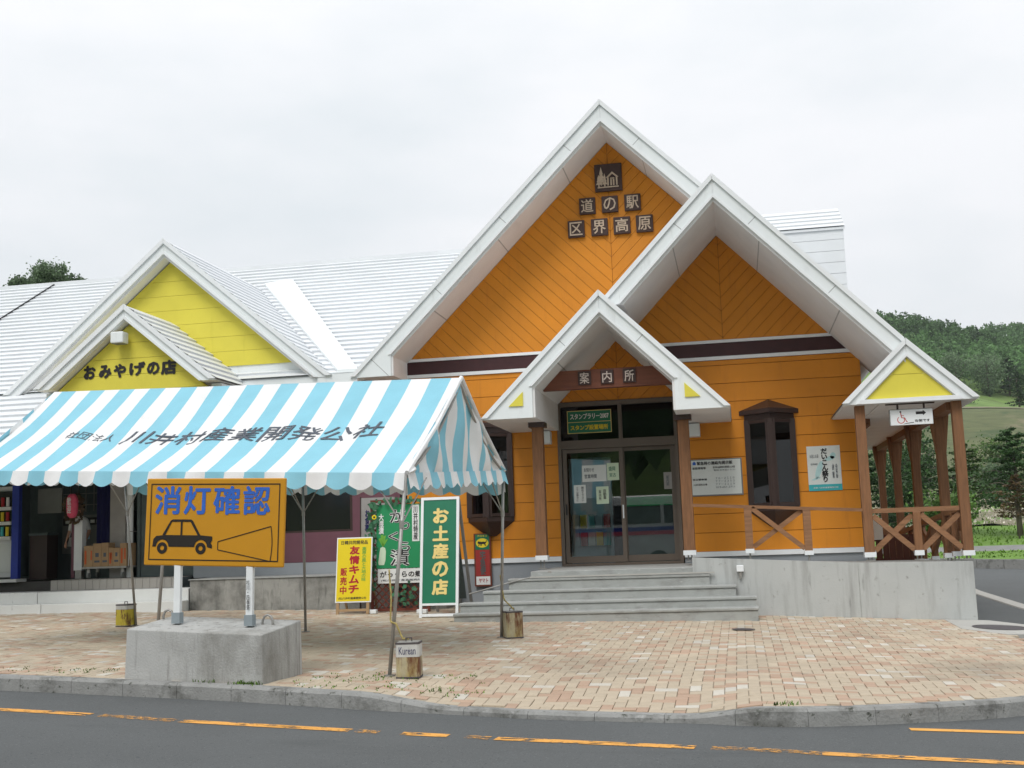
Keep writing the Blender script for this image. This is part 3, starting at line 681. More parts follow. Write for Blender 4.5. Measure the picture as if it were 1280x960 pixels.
# bay windows
def bay(xc, name):
    w0 = .45; pr = .42; ya = 22-pr
    fr = MB()
    L_, Rr, A = (xc-w0, 21.965), (xc+w0, 21.965), (xc, ya)
    def wedge(mb, z0, z1, g=0., yb=21.965):
        mb.add([(xc-w0-g, yb, z0), (xc, ya-g, z0), (xc+w0+g, yb, z0), (xc-w0-g, yb, z1), (xc, ya-g, z1), (xc+w0+g, yb, z1)], [(2, 1, 0), (3, 4, 5), (0, 1, 4, 3), (1, 2, 5, 4), (2, 0, 3, 5)]); return mb
    wedge(fr, 3.46, 3.56, .0); wedge(fr, 1.78, 1.86, .0)
    for (px, py) in ((xc-w0+.03, 21.93), (xc, ya+.035), (xc+w0-.03, 21.93)): fr.box(px-.04, px+.04, py-.03, py+.03, 1.86, 3.46)
    f = fr.build('bay_window', m_bronzed, VC)
    for s in (-1, 1):
        a = Vector((xc+s*(w0-.05), 21.93, 0)); b = Vector((xc+s*.04, ya+.04, 0)); n = (b-a).normalized()
        MB().add([(a.x, a.y, 1.86), (b.x, b.y, 1.86), (b.x, b.y, 3.46), (a.x, a.y, 3.46), (a.x, a.y+.008, 1.86), (b.x, b.y+.008, 1.86), (b.x, b.y+.008, 3.46), (a.x, a.y+.008, 3.46)], [(0, 1, 2, 3), (7, 6, 5, 4), (0, 4, 5, 1), (3, 2, 6, 7), (0, 3, 7, 4), (1, 5, 6, 2)]).build('pane', m_glassd, f)
        for t in (.06, .94):
            q = a.lerp(b, t); MB().beam((q.x, q.y-.004, 1.86), (q.x, q.y-.004, 3.46), .05, .03).build('sash', m_bronzed, f)
        for z in (1.90, 3.42): MB().beam((a.x, a.y-.002, z), (b.x, b.y-.002, z), .03, .06).build('sash', m_bronzed, f)
    # roof and tapered foot
    g = .09
    MB().add([(xc-w0-g, 21.965, 3.56), (xc, ya-g-.02, 3.56), (xc+w0+g, 21.965, 3.56), (xc-w0-g, 21.965, 3.64), (xc, ya-g-.02, 3.64), (xc+w0+g, 21.965, 3.64), (xc, 21.965, 3.84)], [(2, 1, 0), (0, 1, 4, 3), (1, 2, 5, 4), (3, 4, 6), (4, 5, 6), (2, 0, 3, 6, 5)]).build('roof', m_bronzed, f)
    MB().add([(xc-w0, 21.965, 1.78), (xc, ya, 1.78), (xc+w0, 21.965, 1.78), (xc-w0*.2, 21.965, 1.50), (xc, 21.86, 1.50), (xc+w0*.2, 21.965, 1.50)], [(0, 1, 2), (5, 4, 3), (0, 3, 4, 1), (1, 4, 5, 2), (0, 2, 5, 3)]).build('bay_foot', m_bronzed, f)
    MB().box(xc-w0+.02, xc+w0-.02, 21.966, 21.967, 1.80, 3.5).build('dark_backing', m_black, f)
bay(.66, 'r'); bay(-4.64, 'l')

# ramp porch: posts with haunches, side beam, rails
def hpost(x, y, z0, z1):
    p = post(x, y, z0, z1, .155, VC, .11)
    MB().prism([(x-.078, z1-.75), (x+.078, z1-.75), (x+.16, z1-.12), (x+.16, z1), (x-.16, z1), (x-.16, z1-.12)], y-.065, y+.065).build('haunch', m_wood, p)
post(2.05, 19.75, .885, 3.40, .155, VC, .11); post(3.555, 19.75, .87, 3.40, .155, VC, .11)
PY = [19.75, 21.15, 24.15, 26.95, 29.8]; ramp = lambda y: .87-.055*max(0, y-20)
for y in PY[1:]: hpost(3.5, y, ramp(y), 3.40)
MB().box(3.42, 3.58, 19.84, 30.5, 3.27, 3.398).build('porch_beam', m_wood, VC)
MB().box(2.37, 2.47, 22.1, 30.5, 3.27, 3.398).build('porch_beam', m_wood, VC)
pr = MB().box(2.13, 3.47, 19.70, 19.80, 1.645, 1.72).build('porch_rail', m_woodh, VC)
post(2.81, 19.75, .885, 1.645, .12, VC, .12)
for a, b in ((2.14, 2.745), (2.875, 3.47)):
    MB().beam((a, 19.735, 1.60), (b, 19.735, 1.05), .06, .085).build('cross_brace', m_woodh, pr)
    MB().beam((a, 19.765, 1.05), (b, 19.765, 1.60), .06, .085).build('cross_brace', m_woodh, pr)
for i in range(4):
    ya, yb = PY[i]+.08, PY[i+1]-.08; ym = (ya+yb)/2; za, zb = ramp(ya)+.80, ramp(yb)+.80
    r1 = MB().beam((3.5, ya, za), (3.5, yb, zb), .09, .075).build('porch_rail', m_woodh, VC)
    post(3.5, ym, ramp(ym), ramp(ym)+.76, .11, VC, .11)
    for (c, d) in ((ya, ym-.06), (ym+.06, yb)):
        MB().beam((3.49, c, ramp(c)+.72), (3.49, d, ramp(d)+.2), .055, .08).build('cross_brace', m_woodh, r1)
        MB().beam((3.52, c, ramp(c)+.2), (3.52, d, ramp(d)+.72), .055, .08).build('cross_brace', m_woodh, r1)

# ramp: front wall with its slab, and the hand rail on it
rw = tag(MB().prism([(-.76, -.3), (-.76, 1.04), (.3, .975), (1.87, .88), (3.47, .855), (3.47, -.3)], 18.95, 19.13).build('ramp_wall', m_concw, origin=(1.4, 19, 0)), 'pale stained concrete wall in front of the wheelchair ramp, right of the entrance steps', 'ramp wall')
MB().box(1.772, 1.782, 18.944, 18.95, .05, .875).build('joint', m_conc, rw)
MB().prism([(-.75, .2), (-.75, .955), (.3, .90), (1.87, .835), (3.44, .82), (3.44, .2)], 19.131, 21.94).build('ramp_slab', m_conc, rw)
mb = MB(); mb.hexa([(3.29, 19.131, -.3), (3.47, 19.131, -.3), (3.62, 31, -.3), (3.45, 31, -.3), (3.29, 19.131, .855), (3.47, 19.131, .855), (3.62, 31, .3), (3.45, 31, .3)]).build('side_wall', m_concw, rw)
MB().hexa([(2.36, 21.96, 0), (3.42, 21.96, 0), (3.42, 31, 0), (2.36, 31, 0), (2.36, 21.96, .80), (3.42, 21.96, .80), (3.42, 31, .24), (2.36, 31, .24)]).build('ramp_slab', m_conc, rw)
rl = thing('ramp_railing', (.6, 19.6, .95), 'low brown wooden railing with one cross brace, before the bay window', 'railing')
MB().beam((-.745, 19.62, 1.885), (1.965, 19.62, 1.705), .09, .05).build('top_rail', m_woodh, rl)
for x in (.155, 1.09):
    zt = 1.885-.0664*(x+.745)-.025; zb = .96-.06*x
    p = MB().box(x-.06, x+.06, 19.56, 19.68, zb+.17, zt).build('rail_post', m_woodh, rl)
    MB().box(x-.07, x+.07, 19.55, 19.69, zb+.12, zb+.19).build('post_shoe', m_trim, p); MB().cyl((x, 19.62), .015, zb-.05, zb+.125, 8).build('anchor_bolt', m_steel, p)
MB().beam((.22, 19.60, 1.80), (1.03, 19.60, 1.12), .05, .075).build('cross_brace', m_woodh, rl)
MB().beam((.22, 19.64, 1.17), (1.03, 19.64, 1.74), .05, .075).build('cross_brace', m_woodh, rl)
tp = thing('tap_box', (-.02, 18.9, .78), 'small white tap box on the pale concrete wall beside the top step', 'tap box')
MB().box(-.075, .035, 18.86, 18.945, .80, .90).build('cover', m_trim, tp, bevel=.008); MB().cyl((-.02, 18.905), .025, .70, .80, 8).build('spout', m_steel, tp)

gt = thing('board_gate', (3.0, 24, .6), 'low brown board gate across the ramp behind the porch rail', 'gate')
for i in range(6): MB().box(2.62+.125*i, 2.735+.125*i, 24.0, 24.03, .62, 1.27).build('board', m_brownp, gt)
for z in (.75, 1.15): MB().box(2.6, 3.38, 24.03, 24.06, z, z+.07).build('rail', m_brownp, gt)
wn_ = thing('white_notice', (2.62, 24, 1.2), 'white notice sheet behind the porch post at the ramp', 'notice')
MB().box(2.50, 2.76, 23.95, 23.97, 1.18, 1.60).build('sheet', m_paper, wn_)
F = None
# entrance steps
st = thing('entrance_steps', (-2, 18.6, .15), 'wide grey concrete entrance steps with four treads up to the glass door', 'steps')
for x0, x1, y, z0, z1, in ((-4.45, .21, 18.0, -.1, .30), (-4.42, .20, 18.3, -.1, .445), (-4.10, -.10, 18.6, 0, .61), (-3.74, -.50, 18.9, 0, .785)):
    s = MB().box(x0, x1, y, y+.32, z0, z1-.045).box(x0-.012, x1+.012, y-.02, y+.32, z1-.045, z1).build('step', m_conc, st, bevel=.012)
MB().box(-3.42, -.76, 19.18, 21.93, 0, .885).build('landing', m_conc, st, bevel=.01)
MB().box(-3.40, -.52, 18.93, 19.2, .60, .80).build('nosing', m_conc, st)
MB().box(-3.38, -.42, 18.87, 18.9, .792, .815).build('edge_strip', m_stonepale, st)
MB().tube([(-3.38, 18.885, .80), (-3.75, 18.885, .72), (-4.4, 18.885, .56)], .012, 6).build('edge_bar', m_steel, st)

# ================================================================== shop
gable(SH, -10.93, 7.58, .853, .29, 4.63, 4.63, 21.0, 26.3, lip=.05)
gable(SH, -10.93, 5.955, .826, .255, 4.47, 4.47, 19.5, 21.34, lip=.07, soff=.015)
ew = MB().prism([(-13.9, 4.4), (-7.9, 4.4), (-7.9, 4.60), (-10.93, 7.2), (-13.9, 4.60)], 21.28, 21.4).build('gable_wall', m_white, SH)
for k in range(10):
    z0 = 5.0+.3*k; P = [(-14, z0), (-7.8, z0), (-7.8, z0+.295), (-14, z0+.295)]
    P = clip(clip(P, .853, 1, 7.19+.853*-10.93), -.853, 1, 7.19+.853*10.93); board(P, 21.255, 21.28, m_yellow, ew)
fwl = MB().prism([(-12.7, 3.2), (-9.16, 3.2), (-9.16, 4.2), (-10.93, 5.66), (-12.7, 4.2)], 19.69, 19.79).build('porch_wall', m_yellow_back, SH)
for k in range(9):
    z0 = 3.2+.3*k; P = [(-12.68, z0), (-9.18, z0), (-9.18, z0+.294), (-12.68, z0+.294)]
    P = clip(clip(P, .826, 1, 5.645+.826*-10.93), -.826, 1, 5.645+.826*10.93); board(P, 19.665, 19.69, m_yellow, fwl)
MB().box(-12.7, -12.5, 19.80, 21.9, 3.2, 4.45).build('porch_side', m_white, SH); MB().box(-9.36, -9.16, 19.80, 21.25, 3.2, 4.45).build('porch_side', m_white, SH)
# shop name, raised black letters
for ch, x0, x1, z0, z1 in (('お', -11.851, -11.602, 4.646, 4.91), ('み', -11.541, -11.28, 4.643, 4.905), ('や', -11.241, -10.986, 4.64, 4.91), ('げ', -10.926, -10.599, 4.659, 4.923), ('の', -10.573, -10.314, 4.66, 4.906), ('店', -10.293, -9.977, 4.643, 4.922)):
    lettering(ch, (x0, 19.66, z0), (1, 0, 0), (0, 0, 1), x1-x0, z1-z0, m_letk, SH, bold=.07, name='letter', off=.006)
fl = thing('floodlight', (-11.08, 19.8, 5.3), 'small white box floodlight under the peak of the small yellow gable', 'floodlight')
MB().box(-11.15, -10.90, 19.36, 19.58, 5.25, 5.46).build('housing', m_white, fl, bevel=.02); MB().box(-11.06, -10.98, 19.58, 19.665, 5.31, 5.39).build('bracket', m_steel, fl)
MB().box(-11.13, -10.92, 19.38, 19.56, 5.242, 5.25).build('lens', m_grey, fl)
# main roof
ZR = lambda y: 4.64+.629*(y-21)
ribs(SH, (-30, 21.0, ZR(21)), (-6.95, 21.0, ZR(21)), (-30, 26.95, ZR(26.95)), (-3.2, 26.95, ZR(26.95)), .245, .042)
ribs(SH, (-30, 18.6, ZR(18.6)), (-12.75, 18.6, ZR(18.6)), (-30, 20.98, ZR(20.98)), (-12.75, 20.98, ZR(20.98)), .245, .045)
MB().box(-14.38, -13.5, 21.0, 21.3, 4.40, 4.66).build('eave_box', m_white, SH)
for xa, xb, xc_, y0, y1 in ((-30, -12.78, -12.78, 18.62, 21.0), (-30, -6.98, -3.25, 21.02, 26.95)):
    MB().hexa([(xa, y0, ZR(y0)-.2), (xb, y0, ZR(y0)-.2), (xc_, y1, ZR(y1)-.2), (xa, y1, ZR(y1)-.2), (xa, y0, ZR(y0)), (xb, y0, ZR(y0)), (xc_, y1, ZR(y1)), (xa, y1, ZR(y1))]).build('roof', m_white, SH)
MB().hexa([(-30, 26.95, 8.18), (-4, 26.95, 8.18), (-4, 33, 4.5), (-30, 33, 4.5), (-30, 26.95, 8.38), (-4, 26.95, 8.38), (-4, 33, 4.7), (-30, 33, 4.7)]).build('roof', m_roof, SH)
MB().box(-30, -4, 26.86, 27.06, 8.36, 8.45).build('ridge_cap', m_roof, SH)
# valley sheet between dormer and main roof
def zr(x, y): return Vector((x, y, ZR(y)+.10))
vl = [(-10.93, 25.66)]; 
A = zr(-10.80, 25.72); B = zr(-7.35, 21.0+.02); d = .62
MB().add([A, B, zr(-6.95, 21.02), zr(-10.15, 25.86), A-Vector((0, 0, .05)), B-Vector((0, 0, .05)), zr(-6.95, 21.02)-Vector((0, 0, .05)), zr(-10.15, 25.86)-Vector((0, 0, .05))], [(0, 1, 2, 3), (7, 6, 5, 4), (0, 4, 5, 1), (1, 5, 6, 2), (2, 6, 7, 3), (3, 7, 4, 0)]).build('valley_sheet', m_white, SH)
MB().box(-7.75, -6.95, 20.98, 21.25, 4.45, 4.70).build('eave_box', m_white, SH)
MB().tube([(-17.22, 24.845, ZR(24.845)+.06), (-17.07, 26.94, ZR(26.94)+.06)], .02, 6).build('roof_cable', m_black, SH)
MB().tube([(-17.5, 21.5, ZR(21.5)+.06), (-17.22, 24.845, ZR(24.845)+.06)], .02, 6).build('roof_cable', m_black, SH)
# walls under the tent
MB().box(-7.43, -6.32, 22.0, 22.12, 1.12, 4.5).build('shop_wall', m_maroon, SH)
MB().box(-10.75, -7.43, 22.0, 22.12, 1.12, 1.70).build('shop_wall', m_maroon, SH)
MB().box(-10.75, -7.43, 22.0, 22.12, 2.95, 4.5).build('shop_wall', m_maroon, SH)
MB().box(-10.75, -10.3, 22.0, 22.12, 1.70, 2.95).build('shop_wall', m_maroon, SH)
wn = MB().box(-10.3, -7.43, 22.06, 22.07, 1.70, 2.95).build('shop_window', m_blackglass, SH)
MB().box(-10.3, -7.43, 22.0, 22.05, 1.70, 1.74).box(-7.48, -7.43, 22.0, 22.05, 1.74, 2.95).box(-8.9, -8.85, 22.0, 22.05, 1.74, 2.95).build('frame', m_bronzed, wn)
MB().box(-10.75, -6.32, 21.93, 22.14, .88, 1.115).build('plinth', m_plinth, SH)
MB().box(-10.8, -10.65, 22.13, 27, .9, 4.5).build('shop_wall', m_dgrey, SH)
MB().box(-24, -6.4, 26.5, 26.6, .5, 4.4).build('back_wall', m_dgrey, SH)
MB().box(-24, -10.8, 21.6, 26.5, 3.25, 3.35).build('hall_ceiling', m_dgrey, SH)
MB().box(-24, -10.8, 21.95, 26.5, .5, .90).build('hall_floor', m_intfloor, SH)
MB().box(-12.62, -12.28, 22.0, 22.3, .93, 3.25).build('column', m_greyp, SH)
MB().tube([(-12.2, 22.05, .93), (-12.2, 22.05, 3.25)], .065, 10).build('down_pipe', m_wpost, SH)
MB().tube([(-12.02, 22.1, .93), (-12.02, 22.1, 3.25)], .05, 10).build('down_pipe', m_dgrey, SH)
MB().box(-11.95, -10.8, 22.05, 22.15, .93, 3.25).build('shop_wall', m_dgrey, SH)
# terrace wall, white steps, tiled dais
tw = tag(MB().box(-10.22, -5.25, 20.70, 21.92, -.1, .865).build('terrace_wall', m_concs, origin=(-7.8, 20.7, .27), bevel=.01), 'low mildew stained concrete terrace wall below the dark shop window', 'terrace wall')
MB().box(-10.24, -5.23, 20.68, 21.91, .867, .885).build('coping', m_conc, tw)
ws = thing('shop_steps', (-14, 20.5, .3), 'two white painted concrete steps in front of the shop', 'steps')
for x0 in (-22, -19, -16, -13.1):
    x1 = min(x0+2.99 if x0 != -13.1 else -10.26, -10.26); x1 = {-22: -19.01, -19: -16.01, -16: -13.11, -13.1: -10.26}[x0]
    MB().box(x0, x1, 20.38, 20.72, .0, .505).build('step', m_wstep, ws, bevel=.012)
    MB().box(x0-.3, x1-.3 if x1 < -10.5 else x1, 20.73, 21.4, .0, .72).build('step', m_wstep, ws, bevel=.012)
da = thing('tiled_dais', (-12, 21.7, .7), None, None); da['kind'] = 'structure'
MB().box(-13.55, -10.8, 21.42, 22.6, .5, .915).build('core', m_dgrey, da)
for i in range(18):
    for j in range(1): MB().box(-13.55+.153*i, -13.55+.153*i+.147, 21.40, 21.419, .725, .912).build('tile', m_tile, da)
for i in range(18): MB().box(-13.55+.153*i, -13.55+.153*i+.147, 21.40, 21.95, .9155, .925).build('tile', m_tile, da)

# ================================================================== tent
V3 = Vector
FR, BR, RR, RL = V3((-3.41, 11.85, 2.148)), V3((-3.09, 15.49, 2.35)), V3((-3.23, 13.70, 3.393)), V3((-9.845, 15.55, 3.816))
FL, BL = FR+(RL-RR)+V3((0, 0, -.01)), BR+(RL-RR)+V3((0, 0, -.09))
TN = thing('event_tent', (-6.5, 14.6, .17), 'large event tent with a pale blue and white striped canvas roof before the shop', 'tent')
ulen = (FL-FR).length; und = (FL-FR).normalized(); SW = .287
stripes = [(0, .12, 0)]; s = .12; k = 1
while s < ulen-.01: e = min(s+SW, ulen); stripes.append((s, e, k % 2)); s = e; k += 1
def wob(s, t): return .022*math.sin(s*2.3+t*3)+.014*math.sin(s*5.1-t*4.2)+.010*math.sin(s*11+t*9)
def slope_pt(E0, E1, R0, R1, a, t, sag=.13):
    p = (E0.lerp(E1, a)).lerp(R0.lerp(R1, a), t); return p+V3((0, 0, -sag*math.sin(math.pi*t)*(1-.5*abs(2*a-1))+wob(a*ulen, t)*math.sin(math.pi*t)))
def canvas(E0, E1, R0, R1):
    mb = MB(); nt_ = 8
    for s0, s1, c in stripes:
        nn = 2
        for i in range(nn):
            a0, a1 = (s0+(s1-s0)*i/nn)/ulen, (s0+(s1-s0)*(i+1)/nn)/ulen
            for j in range(nt_):
                t0, t1 = j/nt_, (j+1)/nt_
                mb.quad(*[slope_pt(E0, E1, R0, R1, a, t) for a, t in ((a0, t0), (a1, t0), (a1, t1), (a0, t1))], c)
    return mb
def weld(o):
    bm_ = bmesh.new(); bm_.from_mesh(o.data); bmesh.ops.remove_doubles(bm_, verts=bm_.verts, dist=.0005); bm_.to_mesh(o.data); bm_.free(); return o
cnv = [m_tentw, m_tentb]
c1 = weld(canvas(FR, FL, RR, RL).build('roof_canvas', cnv, TN, smooth=True))
c2 = weld(canvas(BR, BL, RR, RL).build('roof_canvas', cnv, TN, smooth=True))
# gable ends, rippled cloth
def end_wall(F, B, Rg, outw):
    mb = MB(); Ln = (B-F).length; sts = []; s = 0; k = 0
    while s < Ln-.01: e = min(s+.232, Ln); sts.append((s, e, k % 2)); s = e; k += 1
    def pt(q, h):
        bot = F.lerp(B, q); top = F.lerp(Rg, 2*q) if q < .5 else Rg.lerp(B, 2*q-1); d = math.sin(math.pi*h)*(.045*math.sin(q*26+h*2.5)+.02*math.sin(q*57))+.02*math.sin(q*40)*(1-h)
        sh = .10*math.sin(math.pi*h)*math.sin(math.pi*q)*math.sin(h*5+q*9)
        return bot.lerp(top, h)+outw*d+(B-F).normalized()*sh*.5
    for s0, s1, c in sts:
        for i in range(4):
            q0, q1 = (s0+(s1-s0)*i/4)/Ln, (s0+(s1-s0)*(i+1)/4)/Ln
            for j in range(8): mb.quad(pt(q0, j/8), pt(q1, j/8), pt(q1, (j+1)/8), pt(q0, (j+1)/8), c)
    return mb
ov = V3((1, -.03, 0)).normalized()
weld(end_wall(FR, BR, RR, ov).build('gable_canvas', cnv, TN, smooth=True)); weld(end_wall(FL, BL, RL, -ov).build('gable_canvas', cnv, TN, smooth=True))
# white hem along the right gable edge
for a, b in ((FR, RR), (BR, RR)): MB().tube([a+ov*.015, a.lerp(b, .5)+ov*.015-V3((0, 0, .05)), b+ov*.015], .028, 6).build('hem', m_tentw, TN)
def valance(A, B, sts, outw, ph=0., drop=0.):
    mb = MB(); Ln = (B-A).length
    def bot(s): return .135+drop+.055*abs(math.sin(math.pi*(s-.12+ph)/.287))
    for s0, s1, c in sts:
        n = 8
        for i in range(n):
            a, b = s0+(s1-s0)*i/n, s0+(s1-s0)*(i+1)/n
            def P(s, h):
                flare = .02+.03*h+.018*math.sin(s*9)*h
                return A.lerp(B, s/Ln)+outw*flare-V3((0, 0, h*bot(s)))
            for j in range(2): mb.quad(P(a, j/2), P(b, j/2), P(b, (j+1)/2), P(a, (j+1)/2), c)
    return mb
fo = V3((und.y, -und.x, 0)); fo = fo if fo.y < 0 else -fo
weld(valance(FR, FL, stripes, fo).build('valance', cnv, TN, smooth=True)); weld(valance(BR, BL, stripes, -fo, .1, .15).build('valance', cnv, TN, smooth=True))
Lw = (BR-FR).length; est = []; s = 0; k = 0
while s < Lw-.01: e = min(s+.232, Lw); est.append((s, e, k % 2)); s = e; k += 1
weld(valance(FR, BR, est, ov, .05).build('valance', cnv, TN, smooth=True)); weld(valance(FL, BL, est, -ov).build('valance', cnv, TN, smooth=True))
# print on the front slope
tv = (RR-FR); tv = (tv-und*tv.dot(und)); TL = tv.length; tv.normalize()
def on_cloth(p):
    d = p-FR; t = d.dot(tv)/TL; a = (d.dot(und)-(RR-FR).dot(und)*t)/ulen
    nn = und.cross(tv)*-1 if und.cross(tv).z < 0 else und.cross(tv)
    return slope_pt(FR, FL, RR, RL, a, t)+nn*.006
def cloth_text(s, s0, s1, t0, t1, bold): lettering(s, FR+und*s0+tv*t0, -und, tv, s0-s1, t1-t0, m_ink, c1, bold=bold, fn=on_cloth)
cloth_text('社団法人', 5.88, 5.02, .92, 1.10, .0)
big9 = '川井村産業開発公社'
for i, ch in enumerate(big9):
    s0 = 4.86-.447*i; cloth_text(ch, s0, s0-.405, .88+.004*i, 1.20+.006*i, .014)
# frame
def pole(foot, top, r=.020):
    foot = V3(foot); top = V3(top); p = MB().tube([foot, top], r, 10).build('pole', m_steel, TN, smooth=True)
    MB().cyl((foot.x, foot.y), .06, foot.z-.004, foot.z+.012, 12).build('foot_plate', m_steel, p); return p
FM, BM = FR.lerp(FL, .475), BR.lerp(BL, .485)
feet = [((-3.586, 11.71), FR), ((-6.68, 12.68), FM), ((-10.15, 13.5), FL), ((-3.205, 15.58), BR), ((-6.25, 16.32), BM), ((-9.5, 17.39), BL)]
dn = V3((0, 0, .015))
for (x, y), t in feet: pole((x, y, gz(x, y)), t-dn)
for a, b in ((FR, FL), (BR, BL), (RR, RL), (FR, BR), (FL, BL), (FM, BM)): MB().tube([a-dn*2.2, b-dn*2.2], .019, 8).build('frame_tube', m_steel, TN)
RM = RR.lerp(RL, .48)
for e, rg in ((FR, RR), (BR, RR), (FM, RM), (BM, RM), (FL, RL), (BL, RL)): MB().tube([e-dn*2.2, e.lerp(rg, .25)-dn*9, e.lerp(rg, .5)-dn*13, e.lerp(rg, .75)-dn*10, rg-dn*6], .017, 8).build('rafter', m_steel, TN)
for (x, y), t in feet:
    f = V3((x, y, gz(x, y))); a = f.lerp(t, .74)
    for dd in (und, -und, V3((.28, .95, 0))*(1 if t in (FR, FM, FL) else -1)):
        q = t+dd*.42-dn*2.5
        if t in (FR, BR) and dd == -und or t in (FL, BL) and dd == und: continue
        MB().tube([a, q], .009, 6).build('brace', m_steel, TN)
    MB().tube([a-V3((0, 0, .04)), a+V3((0, 0, .04))], .027, 8).build('clamp', m_steel, TN)

# weights: oil cans tied to the poles
def can(x, y, rz, label, bands):
    c = thing('weight_can', (x, y, gz(x, y)), label, 'can', 'rusty square cans weighing down the tent poles'); c.rotation_euler = (0, 0, rz)
    def loc(mb, name, m, par=c, **k):
        o = mb.build(name, m, None, **k); o.parent = par; return o
    w_ = .118; ch = .02
    def sq(z0, z1, g=0.):
        P = [(-w_+ch-g, -w_-g), (w_-ch+g, -w_-g), (w_+g, -w_+ch-g), (w_+g, w_-ch+g), (w_-ch+g, w_+g), (-w_+ch-g, w_+g), (-w_-g, w_-ch+g), (-w_-g, -w_+ch-g)]
        mb = MB(); n = 8; mb.add([(a, b, z0) for a, b in P]+[(a, b, z1) for a, b in P], [list(range(8))[::-1], list(range(8, 16))]+[(i, (i+1) % 8, (i+1) % 8+8, i+8) for i in range(8)]); return mb
    b = loc(sq(0, .345), 'can_body', m_can)
    for z0, z1 in ((0, .016), (.335, .353)): loc(sq(z0, z1, .004), 'can_rim', m_iron, b)
    for z0, z1, m in bands: loc(sq(z0, z1, .0015), 'can_band', m, b)
    loc(MB().box(-w_+.01, w_-.01, -w_+.01, w_-.01, .353, .356), 'fill', m_concs, b)
    loc(MB().tube([(-.03, 0, .35), (-.03, 0, .39), (.03, 0, .39), (.03, 0, .35)], .007, 6), 'handle', m_iron, b)
    return c
c0 = can(-3.36, 11.66, .12, 'rusty can with a white top band, nearest tent weight to the road', [(.21, .335, m_canw), (.03, .205, m_can)])
o = MB(); o = None
lb = c0.children[0]
v, f = text_mesh('Kurean', .01); mbt = MB(); mbt.add([(-.085+a*.17, -.122, .235+b*.075) for a, b in v], f); t = mbt.build('lettering', m_navy); t.parent = lb
can(-3.05, 15.58, .5, 'brown rusted can weight standing before the wide concrete steps', [])
can(-9.66, 17.36, -.25, 'yellow and rust can weight left of the concrete sign block', [(.03, .27, m_cany), (.275, .335, m_canw)])
def rope(pts, label):
    P = catmull([tuple(p) for p in [(q[0], q[1]) for q in pts]], 8); z = np.interp(np.linspace(0, len(pts)-1, len(P)), range(len(pts)), [q[2] for q in pts])
    tag(MB().tube([(a, b, c) for (a, b), c in zip(P, z)], .010, 6).build('rope', m_rope, origin=pts[0], smooth=True), label, 'rope', 'striped ropes tying cans to tent poles')
rope([(-3.575, 11.73, 1.15), (-3.55, 11.70, .85), (-3.565, 11.72, .62), (-3.50, 11.69, .60), (-3.43, 11.68, .45), (-3.36, 11.66, .45)], 'yellow and black rope tied round the front tent pole above its can')
rope([(-3.19, 15.56, .95), (-3.17, 15.55, .80), (-3.14, 15.55, .62), (-3.05, 15.56, .52), (-3.03, 15.58, .49)], 'yellow rope tied to the tent pole before the concrete steps')

# ================================================================== road sign on its block
C4 = [(-6.154, 11.03), (-4.62, 10.90), (-4.514, 11.70), (-6.05, 11.83)]
zb = [.156, .100, .107, .16]
C4t = [(-6.14, 11.045), (-4.63, 10.92), (-4.524, 11.69), (-6.04, 11.815)]
mb = MB().hexa([(x, y, z-.12) for (x, y), z in zip(C4, zb)]+[(x, y, z) for (x, y), z in zip(C4t, (.648, .574, .658, .723))])
blk = tag(mb.build('sign_block', m_concb, origin=(-5.3, 11.3, .11), bevel=.012), 'heavy weathered concrete block at the kerb that carries the amber sign', 'concrete block')
def loop(x, y, z): return MB().tube([(x-.055, y, z-.03), (x-.055, y, z+.07), (x-.035, y, z+.115), (x, y, z+.13), (x+.035, y, z+.115), (x+.055, y, z+.07), (x+.055, y, z-.03)], .013, 8)
for x, y in ((-5.98, 11.62), (-4.78, 11.42)): loop(x, y, .67 if x < -5 else .605).build('lifting_loop', m_steel, blk, smooth=True)
SX = V3((1.534, -.115, -.066)).normalized(); SN = V3((-.075, -1, 0)).normalized(); SZ = SX.cross(SN)*-1
if SZ.z < 0: SZ = -SZ
SN = SX.cross(SZ)           # towards the camera
if SN.y > 0: SN = -SN
sk = 11.35/12.4             # the block stands nearer than the first guess: keep the angle, scale about the eye
sc_ = lambda p: V3((0, 0, 1.4))+(V3(p)-V3((0, 0, 1.4)))*sk
S0 = sc_((-6.691, 12.40, 1.268)); SWd = 1.742*sk; SHt = .985*sk
sg = thing('amber_sign', tuple(sc_((-5.8, 12.4, .63))), 'amber board telling drivers to check their lights, on two white posts', 'sign')
SR, SU = SX, SZ
def sq(mbx, x0, x1, z0, z1, off, mi=0): return panel_quad(mbx, S0, SR, SU, x0, x1, z0, z1, off, mi)
brd = MB().obox(S0+SR*SWd/2+SU*SHt/2-SN*.02, SR*SWd/2, SN*.02, SU*SHt/2).build('sign_board', m_sign, sg, bevel=.012)
MB().obox(S0+SR*SWd/2+SU*SHt/2-SN*.045, SR*(SWd/2-.1), SN*.02, SU*.03).build('back_rail', m_steel, brd)
e = .055; t_ = .011; mb = MB()
nrm = SR.cross(SU); so_ = 1 if nrm.dot(SN) > 0 else -1
for a in ((e, SWd-e, e, e+t_), (e, SWd-e, SHt-e-t_, SHt-e), (e, e+t_, e+t_, SHt-e-t_), (SWd-e-t_, SWd-e, e+t_, SHt-e-t_)): sq(mb, *a, .004*so_)
mb.build('border_line', m_signback, brd)
for i, ch in enumerate('消灯確認'): lettering(ch, S0+SR*(.115+.372*i)*sk+SU*.575*sk, SR, SU, .335*sk, .325*sk, m_blue, brd, bold=.03, off=.004*so_)
